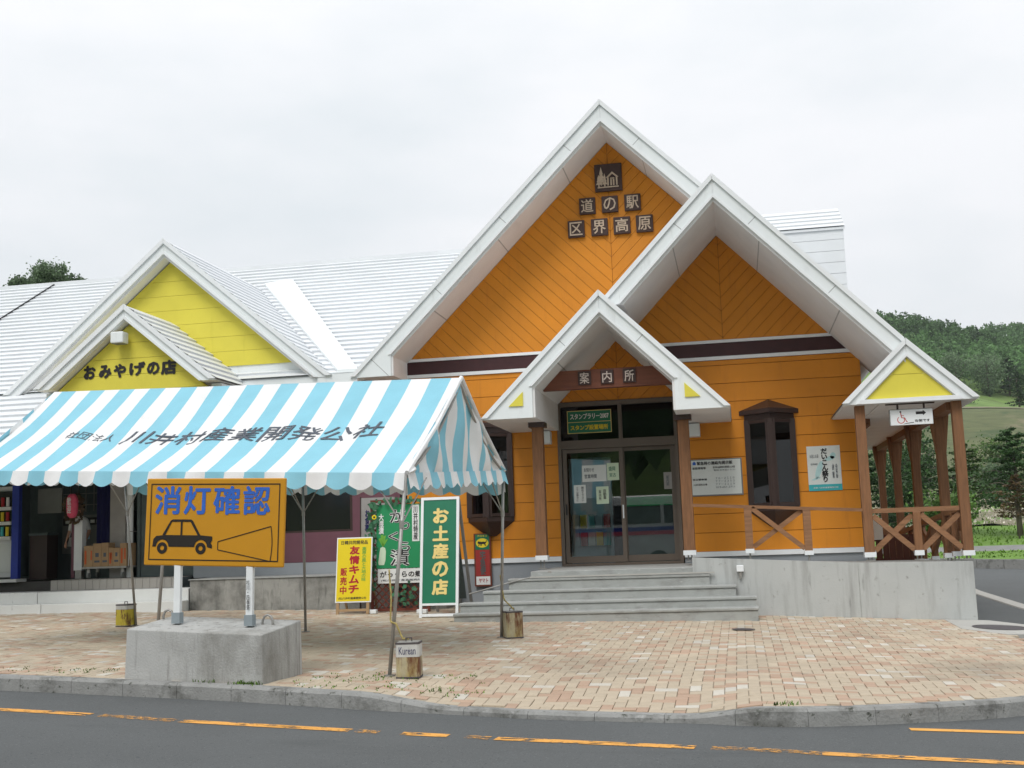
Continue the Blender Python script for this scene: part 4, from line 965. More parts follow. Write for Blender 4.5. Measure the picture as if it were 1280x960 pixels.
# car pictogram
def pic(polys, x0, z0, s, m, name):
    mb = MB()
    for P in polys:
        mb.add([S0+SR*((x0+a*s)*sk)+SU*((z0+b*s)*sk)+SN*.0045 for a, b in P], [list(range(len(P)))])
    return mb.build(name, m, brd)
def circ(cx, cz, r, n=20): return [(cx+r*math.cos(2*math.pi*i/n), cz+r*math.sin(2*math.pi*i/n)) for i in range(n)]
def ring(cx, cz, r0, r1, n=20, a0=0, a1=2*math.pi):
    o = []
    for i in range(n):
        a, b = a0+(a1-a0)*i/n, a0+(a1-a0)*(i+1)/n
        o.append([(cx+r1*math.cos(a), cz+r1*math.sin(a)), (cx+r1*math.cos(b), cz+r1*math.sin(b)), (cx+r0*math.cos(b), cz+r0*math.sin(b)), (cx+r0*math.cos(a), cz+r0*math.sin(a))])
    return o
# body in units of one: length 1.0 (nose right)
def arch(cx, r, zt, n=8): return [(cx+r*math.cos(math.pi-math.pi*i/n), .02+r*math.sin(math.pi-math.pi*i/n)) for i in range(n+1)]
body = [(0, .02)]+arch(.165, .105, 0)+arch(.80, .105, 0)+[(.985, .0), (.985, .05), (.96, .08), (.985, .115), (.985, .175), (.93, .18), (.80, .19), (.20, .19), (.06, .175), (.015, .13)]
roof_l = [[(.16, .19), (.21, .19), (.315, .385), (.33, .42), (.29, .40)], [(.29, .40), (.315, .385), (.62, .385), (.66, .40), (.63, .42), (.33, .42)], [(.62, .385), (.66, .40), (.79, .19), (.745, .19)], [(.46, .19), (.49, .19), (.49, .385), (.46, .385)]]
pc = .147
pic([body]+roof_l+[x for cx in (.165, .80) for x in ring(cx, .0, .034, .085)], .105, pc+.05, .77, m_signback, 'car_mark')
be = [(.93, .345), (.93, .20), (1.60, .05)]
def stroke(p, q, wd): 
    d = V3((q[0]-p[0], q[1]-p[1], 0)); n = V3((-d.y, d.x, 0)).normalized()*wd/2; return [(p[0]+n.x, p[1]+n.y), (p[0]-n.x, p[1]-n.y), (q[0]-n.x, q[1]-n.y), (q[0]+n.x, q[1]+n.y)]
arcp = [(1.585+.018*math.sin(math.pi*i/6), .065+.385*i/6) for i in range(7)]
pts = [(.935, .275), (.935, .185), (1.585, .065)]
L_ = [stroke(pts[0], pts[1], .010), stroke(pts[1], pts[2], .010), stroke(pts[0], (1.585, .45), .010)]+[stroke(arcp[i], arcp[i+1], .010) for i in range(6)]
pic([[p for p in q] for q in L_], 0, 0, 1, m_signback, 'beam_mark')
for px, lab in ((.43, ''), (1.33, 'w')):
    top = S0+SR*px*sk+SU*.02-SN*.03; zf = .692+(top.x+6.1)*(-.045); ft = V3((top.x-.005, top.y-.01, zf))
    p = MB().beam(ft+V3((0, 0, .1)), top, .07, .05, up=(0, 1, 0)).build('sign_post', m_wpost, sg)
    MB().box(ft.x-.045, ft.x+.045, ft.y-.045, ft.y+.045, zf, zf+.11).build('base_bracket', m_base, p); MB().obox(top+SN*.0, SR*.06, SN*.012, SU*.025).build('bracket', m_wpost, p)
    if lab: lettering('村川・四季祭', (ft.x-.02, ft.y-.037, ft.z+.16), (1, 0, 0), (0, 0, 1), .035, .30, m_letk, p, vertical=True, bold=.01)

# ================================================================== boards and signs before the building
def frame_axes(p0, rz, lean):
    rt = V3((math.cos(rz), math.sin(rz), 0)); bk = V3((-math.sin(rz), math.cos(rz), 0)); u = (V3((0, 0, 1))*math.cos(lean)+bk*math.sin(lean)); return V3(p0), rt, u, rt.cross(u)
def slab(mb, F, x0, x1, z0, z1, d0, d1, mi=0):     # d along the face normal (towards the viewer positive)
    p, rt, u, n = F; c = p+rt*(x0+x1)/2+u*(z0+z1)/2+n*(d0+d1)/2; return mb.obox(c, rt*(x1-x0)/2, n*(d1-d0)/2, u*(z1-z0)/2, mi)
def ltr(s, F, x0, x1, z0, z1, m, par, bold=.02, vertical=False, off=.004, name='lettering'):
    p, rt, u, n = F; return lettering(s, p+rt*x0+u*z0, rt, u, x1-x0, z1-z0, m, par, bold=bold, vertical=vertical, off=off, name=name)

# yellow board
ys_ = thing('yellow_board', (-6.6, 19.6, .24), 'yellow standing board with red letters and a white edge, leftmost board', 'sign board')
F = frame_axes((-6.945, 19.52, gz(-6.9, 19.5)), .03, .16); F0 = F
b = slab(MB(), F, 0, .64, .20, 1.33, -.03, 0).build('board', m_trim, ys_)
slab(MB(), F, .018, .622, .22, 1.31, .0005, .003).build('face', m_syel, b)
for x in (.02, .56): slab(MB(), F, x, x+.05, 0, .20, -.04, -.005).build('leg', m_card, ys_)
slab(MB(), F, .07, .57, .05, .09, -.03, -.01).build('stretcher', m_card, ys_)
for x in (.02, .57): 
    p = F[0]+F[1]*x; MB().beam(p+F[2]*.9-F[3]*.04, p+V3((0, .62, .02)), .035, .03).build('back_leg', m_card, ys_)
for s, x0, x1, z0, z1, m, v, bo in (('日韓共同開発品', .08, .56, 1.205, 1.275, m_letk, False, .02), ('友情キムチ', .235, .42, .335, 1.18, m_red, True, .06), ('販売中', .08, .20, .325, .80, m_red, True, .04), ('高原の風と大地の味', .46, .54, .56, 1.16, m_letg, True, .02), ('(社)川井村産業開発公社', .06, .56, .245, .295, m_letk, False, .015)):
    if v and m is m_red:
        k = len(s); st_ = (z1-z0)/k
        for i, ch in enumerate(s): ltr(ch, F, x0, x1, z1-st_*(i+1)+st_*.10, z1-st_*i, m, b, bo, name='letter')
    else: ltr(s, F, x0, x1, z0, z1, m, b, bo, v)
# grey board behind
gs = thing('grey_board', (-6.55, 20.4, .25), 'pale grey leaning board with navy letters behind the yellow board', 'sign board')
F = frame_axes((-6.72, 20.28, gz(-6.5, 20.3)), .06, .07)
b = slab(MB(), F, 0, .62, .05, 2.02, -.03, 0).build('board', m_greyp, gs); slab(MB(), F, -.02, .0, .0, 2.04, -.04, .01).build('edge', m_bronzed, b)
ltr('お食事', F, .07, .16, 1.40, 1.80, m_navy, b, .04, True); ltr('喫茶', F, .12, .24, 1.02, 1.32, m_navy, b, .04, True)
# lattice with the bright green board
lt = thing('lattice_board', (-5.9, 20, .23), 'bright green daikon pickle board on an ivy clad brown lattice', 'sign board')
F = frame_axes((-6.43, 19.93, gz(-6, 19.9)), .02, .05)
mb = MB()
for x in (0, 1.02): slab(mb, F, x, x+.05, 0, 1.97, -.05, -.01)
for z in (.02, 1.92): slab(mb, F, .05, 1.02, z, z+.05, -.05, -.01)
mb.build('lattice_frame', m_lettice, lt)
p, rt, u, n = F
for d in (-1, 1):
    for i in range(-12, 12):
        x0 = i*.13
        a, bb = (x0, .07) if d > 0 else (x0+1.02, .07)
        q0 = [(x0 if d > 0 else x0+1.0, .07)]
        P = [(x0, .07), (x0+.03, .07), (x0+.03+d*1.85, 1.92), (x0+d*1.85, 1.92)]
        P = clip(clip(P, -1, 0, -.05), 1, 0, 1.02)
        if len(P) > 2 and area(P) > .004:
            m2 = MB(); k = len(P); off0, off1 = (-.045, -.033) if d > 0 else (-.032, -.02)
            if sum(P[i_][0]*P[(i_+1) % k][1]-P[(i_+1) % k][0]*P[i_][1] for i_ in range(k)) < 0: P = P[::-1]
            m2.add([p+rt*x+u*z+n*off1 for x, z in P]+[p+rt*x+u*z+n*off0 for x, z in P], [list(range(k)), list(range(2*k-1, k-1, -1))]+[(j, j+k, (j+1) % k+k, (j+1) % k) for j in range(k)]); m2.build('lattice_slat', m_lettice, lt)
b = slab(MB(), F, .115, .96, .76, 1.88, -.005, .01).build('board', m_sgreen2, lt)
slab(MB(), F, .14, .96, .50, .75, -.005, .012).build('lower_board', m_letw, lt); lbd = lt.children[-1]
slab(MB(), F, .77, .90, 1.22, 1.86, .0105, .0125).build('white_box', m_letw, b)
F2 = (p+n*.012, rt, u, n)
for i, (ch, x0, z0, s) in enumerate((('が', .36, 1.55, .30), ('っ', .56, 1.42, .17), ('く', .33, 1.23, .20), ('ら', .52, 1.04, .22), ('漬', .36, .79, .36))):
    ltr(ch, F2, x0, x0+s, z0, z0+s*.85, m_letw, b, .075, off=.002); ltr(ch, F2, x0+.006, x0+s-.006, z0+.006, z0+s*.85-.006, m_letk, b, .012, off=.0035)
ltr('大根漬', F2, .16, .255, 1.36, 1.72, m_letw, b, .045, True); ltr('川井村特産', F2, .795, .875, 1.25, 1.83, m_letk, b, .02, True)
ltr('がっくらの郷', F2, .18, .94, .60, .71, m_letk, lbd, .03); ltr('(有)川井村 産直販売所', F2, .20, .93, .53, .57, m_ink, lbd, .01)
mb = MB(); mb.add([p+n*.0125+rt*x+u*z for x, z in [(.15, .86), (.16, .82), (.255, .82), (.28, .90), (.29, 1.06), (.275, 1.12), (.23, 1.14), (.19, 1.12), (.175, 1.05)]], [list(range(9))]); mb.build('daikon_picture', m_paperg, b)
mb = MB()
for a, zz in ((-.06, 1.30), (-.02, 1.36), (.03, 1.34), (.07, 1.28)): mb.add([p+n*.0128+rt*x+u*z for x, z in [(.225, 1.14), (.245, 1.14), (.245+a+.02, zz), (.225+a-.012, zz-.02)]], [(0, 1, 2, 3)])
mb.build('daikon_leaves', m_letg, b)
def ivy(mb, c, s, n):
    a = random.uniform(0, 6.28); t = V3((math.cos(a), 0, math.sin(a)))*s; q = V3((-math.sin(a), random.uniform(-.5, .5), math.cos(a)))*s*.8; c = V3(c)+V3((0, -.01-random.random()*.05, 0))
    mb.add([c-t, c-t*.2-q, c+t*.6-q*.5, c+t*1.2, c+t*.6+q*.5, c-t*.2+q], [(0, 1, 2, 3), (0, 3, 4, 5)])
mb = MB()
for i in range(110): ivy(mb, p+rt*random.gauss(.06, .045)+u*random.uniform(.35, 1.92)+n*.03, random.uniform(.03, .055), n)
for i in range(45): ivy(mb, p+rt*random.uniform(.1, .95)+u*random.gauss(1.93, .025)+n*.03, random.uniform(.025, .045), n)
for i in range(26): ivy(mb, p+rt*random.gauss(.65, .13)+u*random.gauss(.30, .08)+n*.02, random.uniform(.03, .05), n)
tag(mb.build('ivy', m_leafart, lt), kind='stuff')
fw_ = MB(); c = p+rt*.10+u*1.66+n*.08; fw_.tube([c, c+n*.012], .042, 10, 0); fw_.build('flower', m_syel, lt); MB().tube([c+n*.012, c+n*.016], .018, 8).build('flower_eye', m_letk, lt)
for x, lab in ((-6.32, 'small white tray at the left foot of the ivy lattice'), (-5.42, 'small white tray between the ivy lattice and the tall green board')):
    y = 19.64; tr = tag(MB().box(x-.08, x+.10, y-.05, y+.05, gz(x, y), gz(x, y)+.07).build('planter_tray', m_trim, origin=(x, y, gz(x, y)), bevel=.01), lab, 'tray', 'white trays at the lattice foot')
# tall green A-frame
ag = thing('green_board', (-4.9, 18.9, .2), 'tall dark green A-frame board with yellow letters beside the steps', 'sign board')
F = frame_axes((-5.225, 18.76, gz(-4.9, 18.8)), .02, .165); p, rt, u, n = F
for x in (0, .61): slab(MB(), F, x, x+.045, 0, 2.0, -.045, 0).build('frame_post', m_trim, ag)
for z in (.02, 1.955): slab(MB(), F, .045, .61, z, z+.045, -.045, 0).build('frame_rail', m_trim, ag)
slab(MB(), F, .045, .61, .20, .235, -.04, -.001).build('frame_rail', m_trim, ag)
b = slab(MB(), F, .045, .61, .235, 1.955, -.03, -.012).build('board', m_sgreen, ag)
Fb = (p-n*.012, rt, u, n)
for i, ch in enumerate('お土産の店'): ltr(ch, Fb, .205, .48, 1.555-.297*i, 1.555-.297*i+.262, m_cream, b, .055, name='letter')
for x in (0, .61):
    q = p+rt*(x+.022); MB().beam(q+u*1.97-n*.06, q+V3((0, 1.15, .03)), .045, .04).build('back_leg', m_greyp, ag)
q0 = p+rt*.06; bk = [q0+u*1.9-n*.09, q0+rt*.5+u*1.9-n*.09]; ft = [q0+V3((0, 1.02, .25)), q0+rt*.5+V3((0, 1.02, .25))]
mb = MB().hexa([ft[0], ft[1], ft[1]+V3((0, .02, 0)), ft[0]+V3((0, .02, 0)), bk[0], bk[1], bk[1]+V3((0, .02, 0)), bk[0]+V3((0, .02, 0))]); mb.build('back_board', m_dgrey, ag)
# parcel service sign on the plinth
tk = thing('parcel_sign', (-4.82, 21.9, .6), 'narrow red and green parcel service sign with a black cat on yellow', 'sign')
F = frame_axes((-4.985, 21.90, .565), 0, 0); p, rt, u, n = F
b = slab(MB(), F, 0, .33, 0, .995, -.03, 0).build('frame', m_lettice, tk)
slab(MB(), F, .03, .30, .69, .975, .0005, .003).build('green_face', m_sgreen, b); slab(MB(), F, .03, .30, .19, .685, .0005, .003).build('red_face', mat('red sign face', (.33, .035, .03), .5, .08, 5), b); slab(MB(), F, .03, .30, .03, .185, .0005, .003).build('white_face', m_letw, b)
Fc = (p+n*.003, rt, u, n)
ltr('宅急便', Fc, .11, .225, .215, .665, m_dgrey, b, .03, True); ltr('ヤマト', Fc, .08, .26, .07, .15, m_red, b, .02); ltr('クロネコ', Fc, .07, .26, .93, .965, m_gold, b, .02)
mb = MB(); mb.add([p+n*.0045+rt*(.165+.122*math.cos(a))+u*(.815+.088*math.sin(a)) for a in [2*math.pi*i/24 for i in range(24)]], [list(range(24))]); mb.build('yellow_oval', m_gold, b)
cat = [(-.09, .01), (-.075, .04), (-.065, .025), (-.045, .03), (-.02, .02), (.03, .025), (.06, .015), (.085, .05), (.095, .045), (.075, .0), (.06, -.015), (.075, -.055), (.055, -.055), (.035, -.02), (-.01, -.022), (-.015, -.055), (-.035, -.055), (-.035, -.02), (-.05, -.02), (-.06, -.055), (-.078, -.055), (-.065, -.012), (-.085, -.012)]
mb = MB(); mb.add([p+n*.006+rt*(.165+a)+u*(.815+bq) for a, bq in cat], [list(range(len(cat)))]); mb.build('cat_mark', m_letk, b)

# notice board and poster on the wall
nb = thing('notice_board', (-.35, 21.95, 2.1), 'white notice board with rows of black print left of the bay window', 'notice board')
F = frame_axes((-.83, 21.945, 2.10), 0, 0); p, rt, u, n = F
b = slab(MB(), F, 0, .95, 0, .685, -.02, 0).build('frame', m_grey, nb, bevel=.004); slab(MB(), F, .02, .925, .025, .665, .0005, .003).build('face', m_paper, b); Fb = (p+n*.003, rt, u, n)
for s, x0, x1, z0, z1, m, bo in (('緊急時の連絡先掲示板', .13, .78, .575, .64, m_letk, .03), ('道路情報等', .04, .29, .495, .54, m_letk, .02), ('岩手県 盛岡地方振興局 土木部', .42, .82, .505, .545, m_letk, .01), ('電話 019-651-3111', .43, .82, .455, .49, m_ink, .0), ('宮古警察署', .04, .30, .29, .325, m_letk, .02), ('７６－２１１０', .46, .80, .305, .34, m_ink, .0), ('７７－２３５３', .46, .80, .25, .285, m_ink, .0), ('川井消防分署', .05, .30, .195, .23, m_letk, .015), ('７７－２１１９', .46, .80, .195, .23, m_ink, .0), ('019-651-2711', .46, .80, .14, .172, m_ink, .0)):
    ltr(s, Fb, x0, x1, z0, z1, m, b, bo)
mb = MB()
for P in ([(.05, .58), (.11, .58), (.11, .62), (.08, .65), (.05, .62)],): mb.add([p+n*.0045+rt*x+u*z for x, z in P], [list(range(len(P)))])
mb.build('house_mark', m_blue, b)
po = thing('festival_poster', (1.59, 21.95, 2.1), 'white festival poster with black brush letters and teal foot strip, on orange boards', 'poster')
F = frame_axes((1.295, 21.955, 2.115), 0, 0); p, rt, u, n = F
b = slab(MB(), F, 0, .59, 0, .815, -.006, 0).build('sheet', m_paper, po); slab(MB(), F, 0, .59, 0, .115, .0002, .002).build('teal_strip', m_teal, b)
mb = MB()
for cx, cz, rx, rz_, a in ((.20, .38, .05, .17, -.35), (.40, .58, .09, .04, .3), (.46, .63, .06, .05, 1.2), (.14, .22, .08, .02, .3)):
    P = [(cx+rx*math.cos(t)*math.cos(a)-rz_*math.sin(t)*math.sin(a), cz+rx*math.cos(t)*math.sin(a)+rz_*math.sin(t)*math.cos(a)) for t in [2*math.pi*i/16 for i in range(16)]]
    mb.add([p+n*.0015+rt*x+u*z for x, z in P], [list(range(16))])
mb.build('daikon_picture', mat('pale teal print', (.45, .66, .66), .7), b)
Fb = (p+n*.001, rt, u, n); ltr('だいこん祭り', Fb, .245, .365, .15, .77, m_letk, b, .05, True, off=.003)
for s, x0, x1, z0, z1 in (('８月２６日', .05, .20, .60, .66), ('区界高原', .06, .18, .47, .50), ('入場無料 野菜直売', .43, .47, .22, .48), ('大根の早食い競争', .49, .53, .22, .48)):
    ltr(s, Fb, x0, x1, z0, z1, m_ink if x0 < .4 else m_ink, b, .01, x0 > .4)
ltr('主催 川井村産業開発公社', Fb, .08, .52, .04, .07, m_letw, b, .01, off=.003)
# sign for wheelchair users under the porch gable
wc = thing('wheelchair_sign', (2.86, 19.7, 3.15), 'hanging white sign with red wheelchair and black arrow under the porch', 'sign')
F = frame_axes((2.515, 19.66, 3.045), 0, 0); p, rt, u, n = F
b = slab(MB(), F, 0, .66, 0, .25, -.035, 0).build('board', m_trim, wc, bevel=.004); slab(MB(), F, -.012, .0, -.005, .255, -.04, .004).build('edge', m_grey, b); slab(MB(), F, 0, .66, .25, .258, -.04, .004).build('edge', m_grey, b)
for x in (.11, .52): slab(MB(), F, x, x+.03, .258, .345, -.03, -.01).build('hanger', m_bronzed, wc)
slab(MB(), F, -.06, .70, .335, .352, -.05, .0).build('hanger_bar', m_bronzed, wc)
pl = lambda mbx, P, o=.0015: mbx.add([p+n*o+rt*x+u*z for x, z in P], [list(range(len(P)))])
mb = MB()
for P in ring(.165, .085, .048, .060, 16, 2.2, 6.9): pl(mb, P)
for a, c, w_ in (((.165, .20), (.175, .12), .014), ((.175, .12), (.225, .115), .012), ((.225, .115), (.25, .05), .012), ((.17, .155), (.215, .15), .010), ((.25, .05), (.265, .053), .012)): pl(mb, stroke(a, c, w_))
mb.build('wheelchair_mark', mat('red print', (.5, .06, .05), .5), b)
mb = MB(); pl(mb, circ(.163, .215, .015)); mb.build('head_mark', m_letk, b)
mb = MB(); pl(mb, [(.19, .015), (.36, .03), (.36, .042), (.24, .03)]); mb.build('ramp_mark', m_letk, b)
mb = MB(); pl(mb, [(.40, .165), (.51, .165), (.51, .145), (.56, .1875), (.51, .23), (.51, .21), (.40, .21)]); mb.build('arrow_mark', m_letk, b)
ltr('右側です', (p, rt, u, n), .375, .61, .04, .085, m_letk, b, .03, off=.0015)
# stamp rally sign in the door transom and papers on the glass
ss = thing('stamp_sign', (-2.68, 22, 3.6), 'green sign with cream letters inside the window over the door', 'sign')
F = frame_axes((-3.105, 21.985, 3.385), .0, 0); p, rt, u, n = F
b = slab(MB(), F, 0, .845, 0, .435, -.012, 0).build('board', m_sgreen, ss); slab(MB(), F, 0, .845, .21, .22, .0003, .002).build('rule', m_cream, b)
for a in ((0, .845, 0, .012), (0, .845, .423, .435), (0, .012, .012, .423), (.833, .845, .012, .423)): slab(MB(), F, *a, .0003, .0025).build('edge', m_cream, b)
ltr('スタンプラリー2007', F, .06, .80, .27, .38, m_letw, b, .03); ltr('スタンプ設置場所', F, .06, .78, .06, .16, m_gold, b, .04)
def paper(x0, x1, z0, z1, m, label, txt=None, v=True, y=21.978):
    q = thing('door_paper', ((x0+x1)/2, y, z0), label, 'notice'); F = frame_axes((x0, y, z0), 0, 0)
    b = slab(MB(), F, 0, x1-x0, 0, z1-z0, -.003, 0).build('sheet', m, q); k = 0
    for t, a0, a1, c0, c1, mm, vv in (txt or []): ltr(t, F, a0*(x1-x0), a1*(x1-x0), c0*(z1-z0), c1*(z1-z0), mm, b, .01, vv, off=.0015)
paper(-2.86, -2.40, 2.46, 2.77, m_paper, 'wide white poster at the top of the left door pane', [('お知らせ', .08, .5, .6, .85, m_ink, False), ('営業時間', .1, .6, .2, .45, m_ink, False)])
paper(-2.385, -2.16, 2.47, 2.795, m_paperg, 'pale green sheet at the top right of the left door pane', [('盛岡', .15, .7, .55, .8, m_sgreen, False), ('宮古', .2, .75, .2, .42, m_sgreen, False)])
paper(-3.03, -2.80, 2.065, 2.405, m_paper, 'small white notice low at the left of the door pane', [('閉めて下さい', .62, .82, .1, .9, m_letk, True), ('ドアは静かに', .2, .38, .1, .9, m_letk, True)])
paper(-2.605, -2.37, 2.035, 2.36, m_paperg, 'small yellow green notice below the pale green sheet', [('自動車', .55, .8, .25, .85, m_letk, True), ('案内所', .2, .4, .2, .8, m_letk, True)])
paper(-1.33, -1.18, 2.265, 2.58, m_greyp, 'small grey sheet high on the dark right door pane', [('案内図', .3, .65, .2, .8, m_ink, True)], y=22.03)
# inside: counter and a blue poster wall behind the left pane
ct = thing('info_counter', (-1.5, 23.6, .9), 'dark service counter with a bright green band behind the right door pane', 'counter')
MB().box(-2.1, .6, 22.65, 23.2, .9, 1.98).build('front', m_dgrey, ct); MB().box(-2.12, .6, 22.60, 22.649, 1.98, 2.16).build('green_band', m_stick, ct); MB().box(-2.14, .65, 22.58, 23.25, 2.165, 2.19).build('top', m_greyp, ct)
rk = thing('leaflet_rack', (-2.8, 23.2, .9), 'rack of blue and red leaflets behind the left door pane', 'rack')
MB().box(-3.3, -2.45, 23.3, 23.4, .9, 3.0).build('back_panel', m_paperb, rk)
for i in range(5):
    for j in range(2): MB().box(-3.25+.155*i, -3.12+.155*i, 23.2, 23.29, 1.25+.35*j, 1.52+.35*j).build('leaflet', (m_paperb, m_red, m_letw, m_syel, m_teal)[(i+2*j) % 5], rk)

# ================================================================== things under the tent, in the shop front
la = thing('lantern_post', (-13.33, 22.05, .93), 'white square post with a maroon side carrying a pink paper lantern', 'post')
MB().box(-13.42, -13.24, 22.0, 22.16, 1.10, 2.12).build('post', m_wpost, la); MB().box(-13.49, -13.425, 22.02, 22.16, .95, 2.10).build('side_panel', m_maroon, la); MB().box(-13.40, -13.26, 22.02, 22.14, .93, 1.098).build('base', m_steel, la)
ln = thing('pink_lantern', (-13.40, 21.95, 2.2), 'pink paper lantern with white letters and tinsel leaves round it', 'lantern')
lz = [2.17, 2.21, 2.3, 2.42, 2.54, 2.62, 2.66]; lr = [.05, .09, .115, .12, .115, .09, .05]
b = MB().tube([(-13.40, 21.88, z) for z in lz], lr, 14).build('shade', m_pink, ln, smooth=True)
lettering('歓迎', (-13.44, 21.755, 2.26), (1, 0, 0), (0, 0, 1), .09, .33, m_letw, b, vertical=True, bold=.03)
mb = MB()
for i in range(120):
    a = random.uniform(0, 6.28); rr = random.uniform(.12, .25); ivy(mb, (-13.40+rr*math.cos(a), 21.97, 2.36+rr*1.3*math.sin(a)), random.uniform(.025, .05), None)
tag(mb.build('tinsel_leaves', m_leafr, ln), kind='stuff')
# trolley with cartons
cr = thing('trolley', (-12.57, 22.0, .93), 'flat trolley on castors loaded with cartons beside the lantern post', 'trolley')
MB().box(-13.06, -12.08, 21.70, 22.20, 1.13, 1.165).build('deck', m_steel, cr)
for x in (-12.95, -12.2):
    for y in (21.78, 22.12): w_ = MB().tube([(x-.02, y, .995), (x+.02, y, .995)], .062, 12).build('wheel', m_grey, cr); MB().box(x-.03, x+.03, y-.02, y+.02, 1.045, 1.128).build('castor', m_steel, w_)
MB().tube([(-12.06, 21.75, 1.15), (-12.06, 21.75, 1.85), (-12.06, 22.15, 1.85), (-12.06, 22.15, 1.15)], .014, 6).build('push_bar', m_steel, cr)
cx_ = [(-13.04, -12.84, 1.59, 0, 'with a red stripe at the left end of the trolley'), (-12.835, -12.66, 1.63, 0, 'second from the left on the trolley'), (-12.655, -12.50, 1.64, 0, 'in the middle of the trolley, tallest of its row'), (-12.495, -12.40, 1.54, 1, 'with orange print right of the trolley middle'), (-12.395, -12.25, 1.53, 0, 'lower than its neighbours near the right trolley end'), (-12.245, -12.10, 1.62, 1, 'with orange print at the right end of the trolley')]
for x0, x1, z1, red, lab in cx_:
    b = tag(MB().box(x0, x1, 21.74, 22.12, 1.166, z1).build('carton', m_card, origin=((x0+x1)/2, 21.93, 1.166), bevel=.004), 'brown carton '+lab, 'carton', 'cartons on the trolley')
    if red or x0 < -13: MB().box(x0+.02, x0+.06, 21.736, 21.7395, 1.22, z1-.1).box(x1-.05, x1-.02, 21.736, 21.7395, 1.30, z1-.1).build('print', m_cardred, b)
    else: MB().box(x0+.03, x1-.03, 21.737, 21.7395, 1.25, 1.29).box(x0+.05, x1-.05, 21.737, 21.7395, 1.36, 1.44).build('print', m_ink, b)
nv = tag(MB().add([(-13.18+.06*i, 22.45+.03*(i % 2), z) for z in (1.62, 3.2) for i in range(7)], [(i, i+1, i+8, i+7) for i in range(6)]).build('navy_curtain', m_navy, origin=(-12.7, 22.45, 1.6)), 'dark navy cloth banner hanging above the cartons', 'banner')
# vending machine at the left edge
vm = thing('vending_machine', (-15.3, 22.4, .9), 'vending machine with blue side panels at the left edge of the shop front', 'vending machine')
MB().box(-16.1, -15.06, 22.42, 22.95, 1.0, 2.9).build('cabinet', m_dgrey, vm); MB().box(-15.02, -14.86, 22.25, 22.36, .95, 2.92).build('side_panel', m_bluep, vm); MB().box(-16.1, -15.02, 22.35, 22.41, 1.0, 2.9).build('front', m_wpost, vm); MB().box(-16.12, -15.02, 22.30, 22.349, 1.78, 2.8).build('display_window', m_blackglass, vm); MB().box(-16.1, -15.05, 22.32, 22.349, 1.1, 1.7).build('lower_panel', m_paper, vm)
for j in range(3):
    for i in range(8): MB().tube([(-15.98+.12*i, 22.28, 1.86+.31*j), (-15.98+.12*i, 22.28, 2.05+.31*j)], .035, 8).build('can', (m_red, m_letw, m_teal, m_gold)[(i+j) % 4], vm)
for j in range(3): MB().box(-16.08, -15.05, 22.25, 22.32, 1.80+.31*j-.02, 1.82+.31*j+.03).build('price_strip', m_letw, vm)
lg = tag(MB().box(-17, -14.55, 21.75, 22.1, .905, .965).build('white_plinth', m_wstep, origin=(-15.5, 21.9, .9)), 'low white ledge before the vending machine', 'ledge')
# dark cabinets and boards in the hall
cb = thing('dark_cabinet', (-13.9, 23.6, .9), 'dark grey cabinet with pale labels behind the lantern post', 'cabinet')
MB().box(-14.75, -12.95, 23.5, 24.1, .9, 2.35).build('body', m_dgrey, cb); MB().box(-14.6, -13.0, 23.47, 23.499, 1.45, 2.28).build('door', m_grey, cb); MB().box(-14.58, -13.6, 23.455, 23.469, 2.06, 2.22).build('label_strip', m_letk, cb)
for i in range(6): MB().box(-14.52+.15*i, -14.42+.15*i, 23.448, 23.454, 2.10, 2.17).build('label', m_letw, cb)
for i, (x, z, m) in enumerate(((-14.5, 1.6, m_letw), (-14.1, 1.75, m_paperb), (-13.2, 1.9, m_paperg), (-13.5, 1.55, m_letw))): MB().box(x, x+.16, 23.455, 23.468, z, z+.2).build('slip', m, cb)
rkk = thing('wire_rack', (-13.8, 23.9, 2.4), 'dark wire rack on the cabinet behind the pink lantern', 'rack')
for i in range(10): MB().box(-14.7+.19*i, -14.685+.19*i, 23.6, 23.615, 2.36, 3.2).build('upright', m_steel, rkk)
for z in (2.5, 2.75, 3.0): MB().box(-14.7, -12.95, 23.585, 23.6, z, z+.012).build('wire', m_steel, rkk)
bd = tag(MB().box(-14.75, -14.18, 22.75, 22.8, 2.32, 2.85).build('grey_board', m_grey, origin=(-14.4, 22.8, 2.3), bevel=.008), 'plain grey board hanging beside the blue vending machine panel', 'board')
bs = thing('dark_bin', (-14.4, 22.6, .93), 'dark brown bin box standing right of the vending machine', 'bin')
MB().box(-14.75, -14.35, 22.5, 22.9, .93, 1.85).build('body', m_bronzed, bs); MB().box(-14.77, -14.33, 22.48, 22.92, 1.85, 1.90).build('lid', m_dgrey, bs)

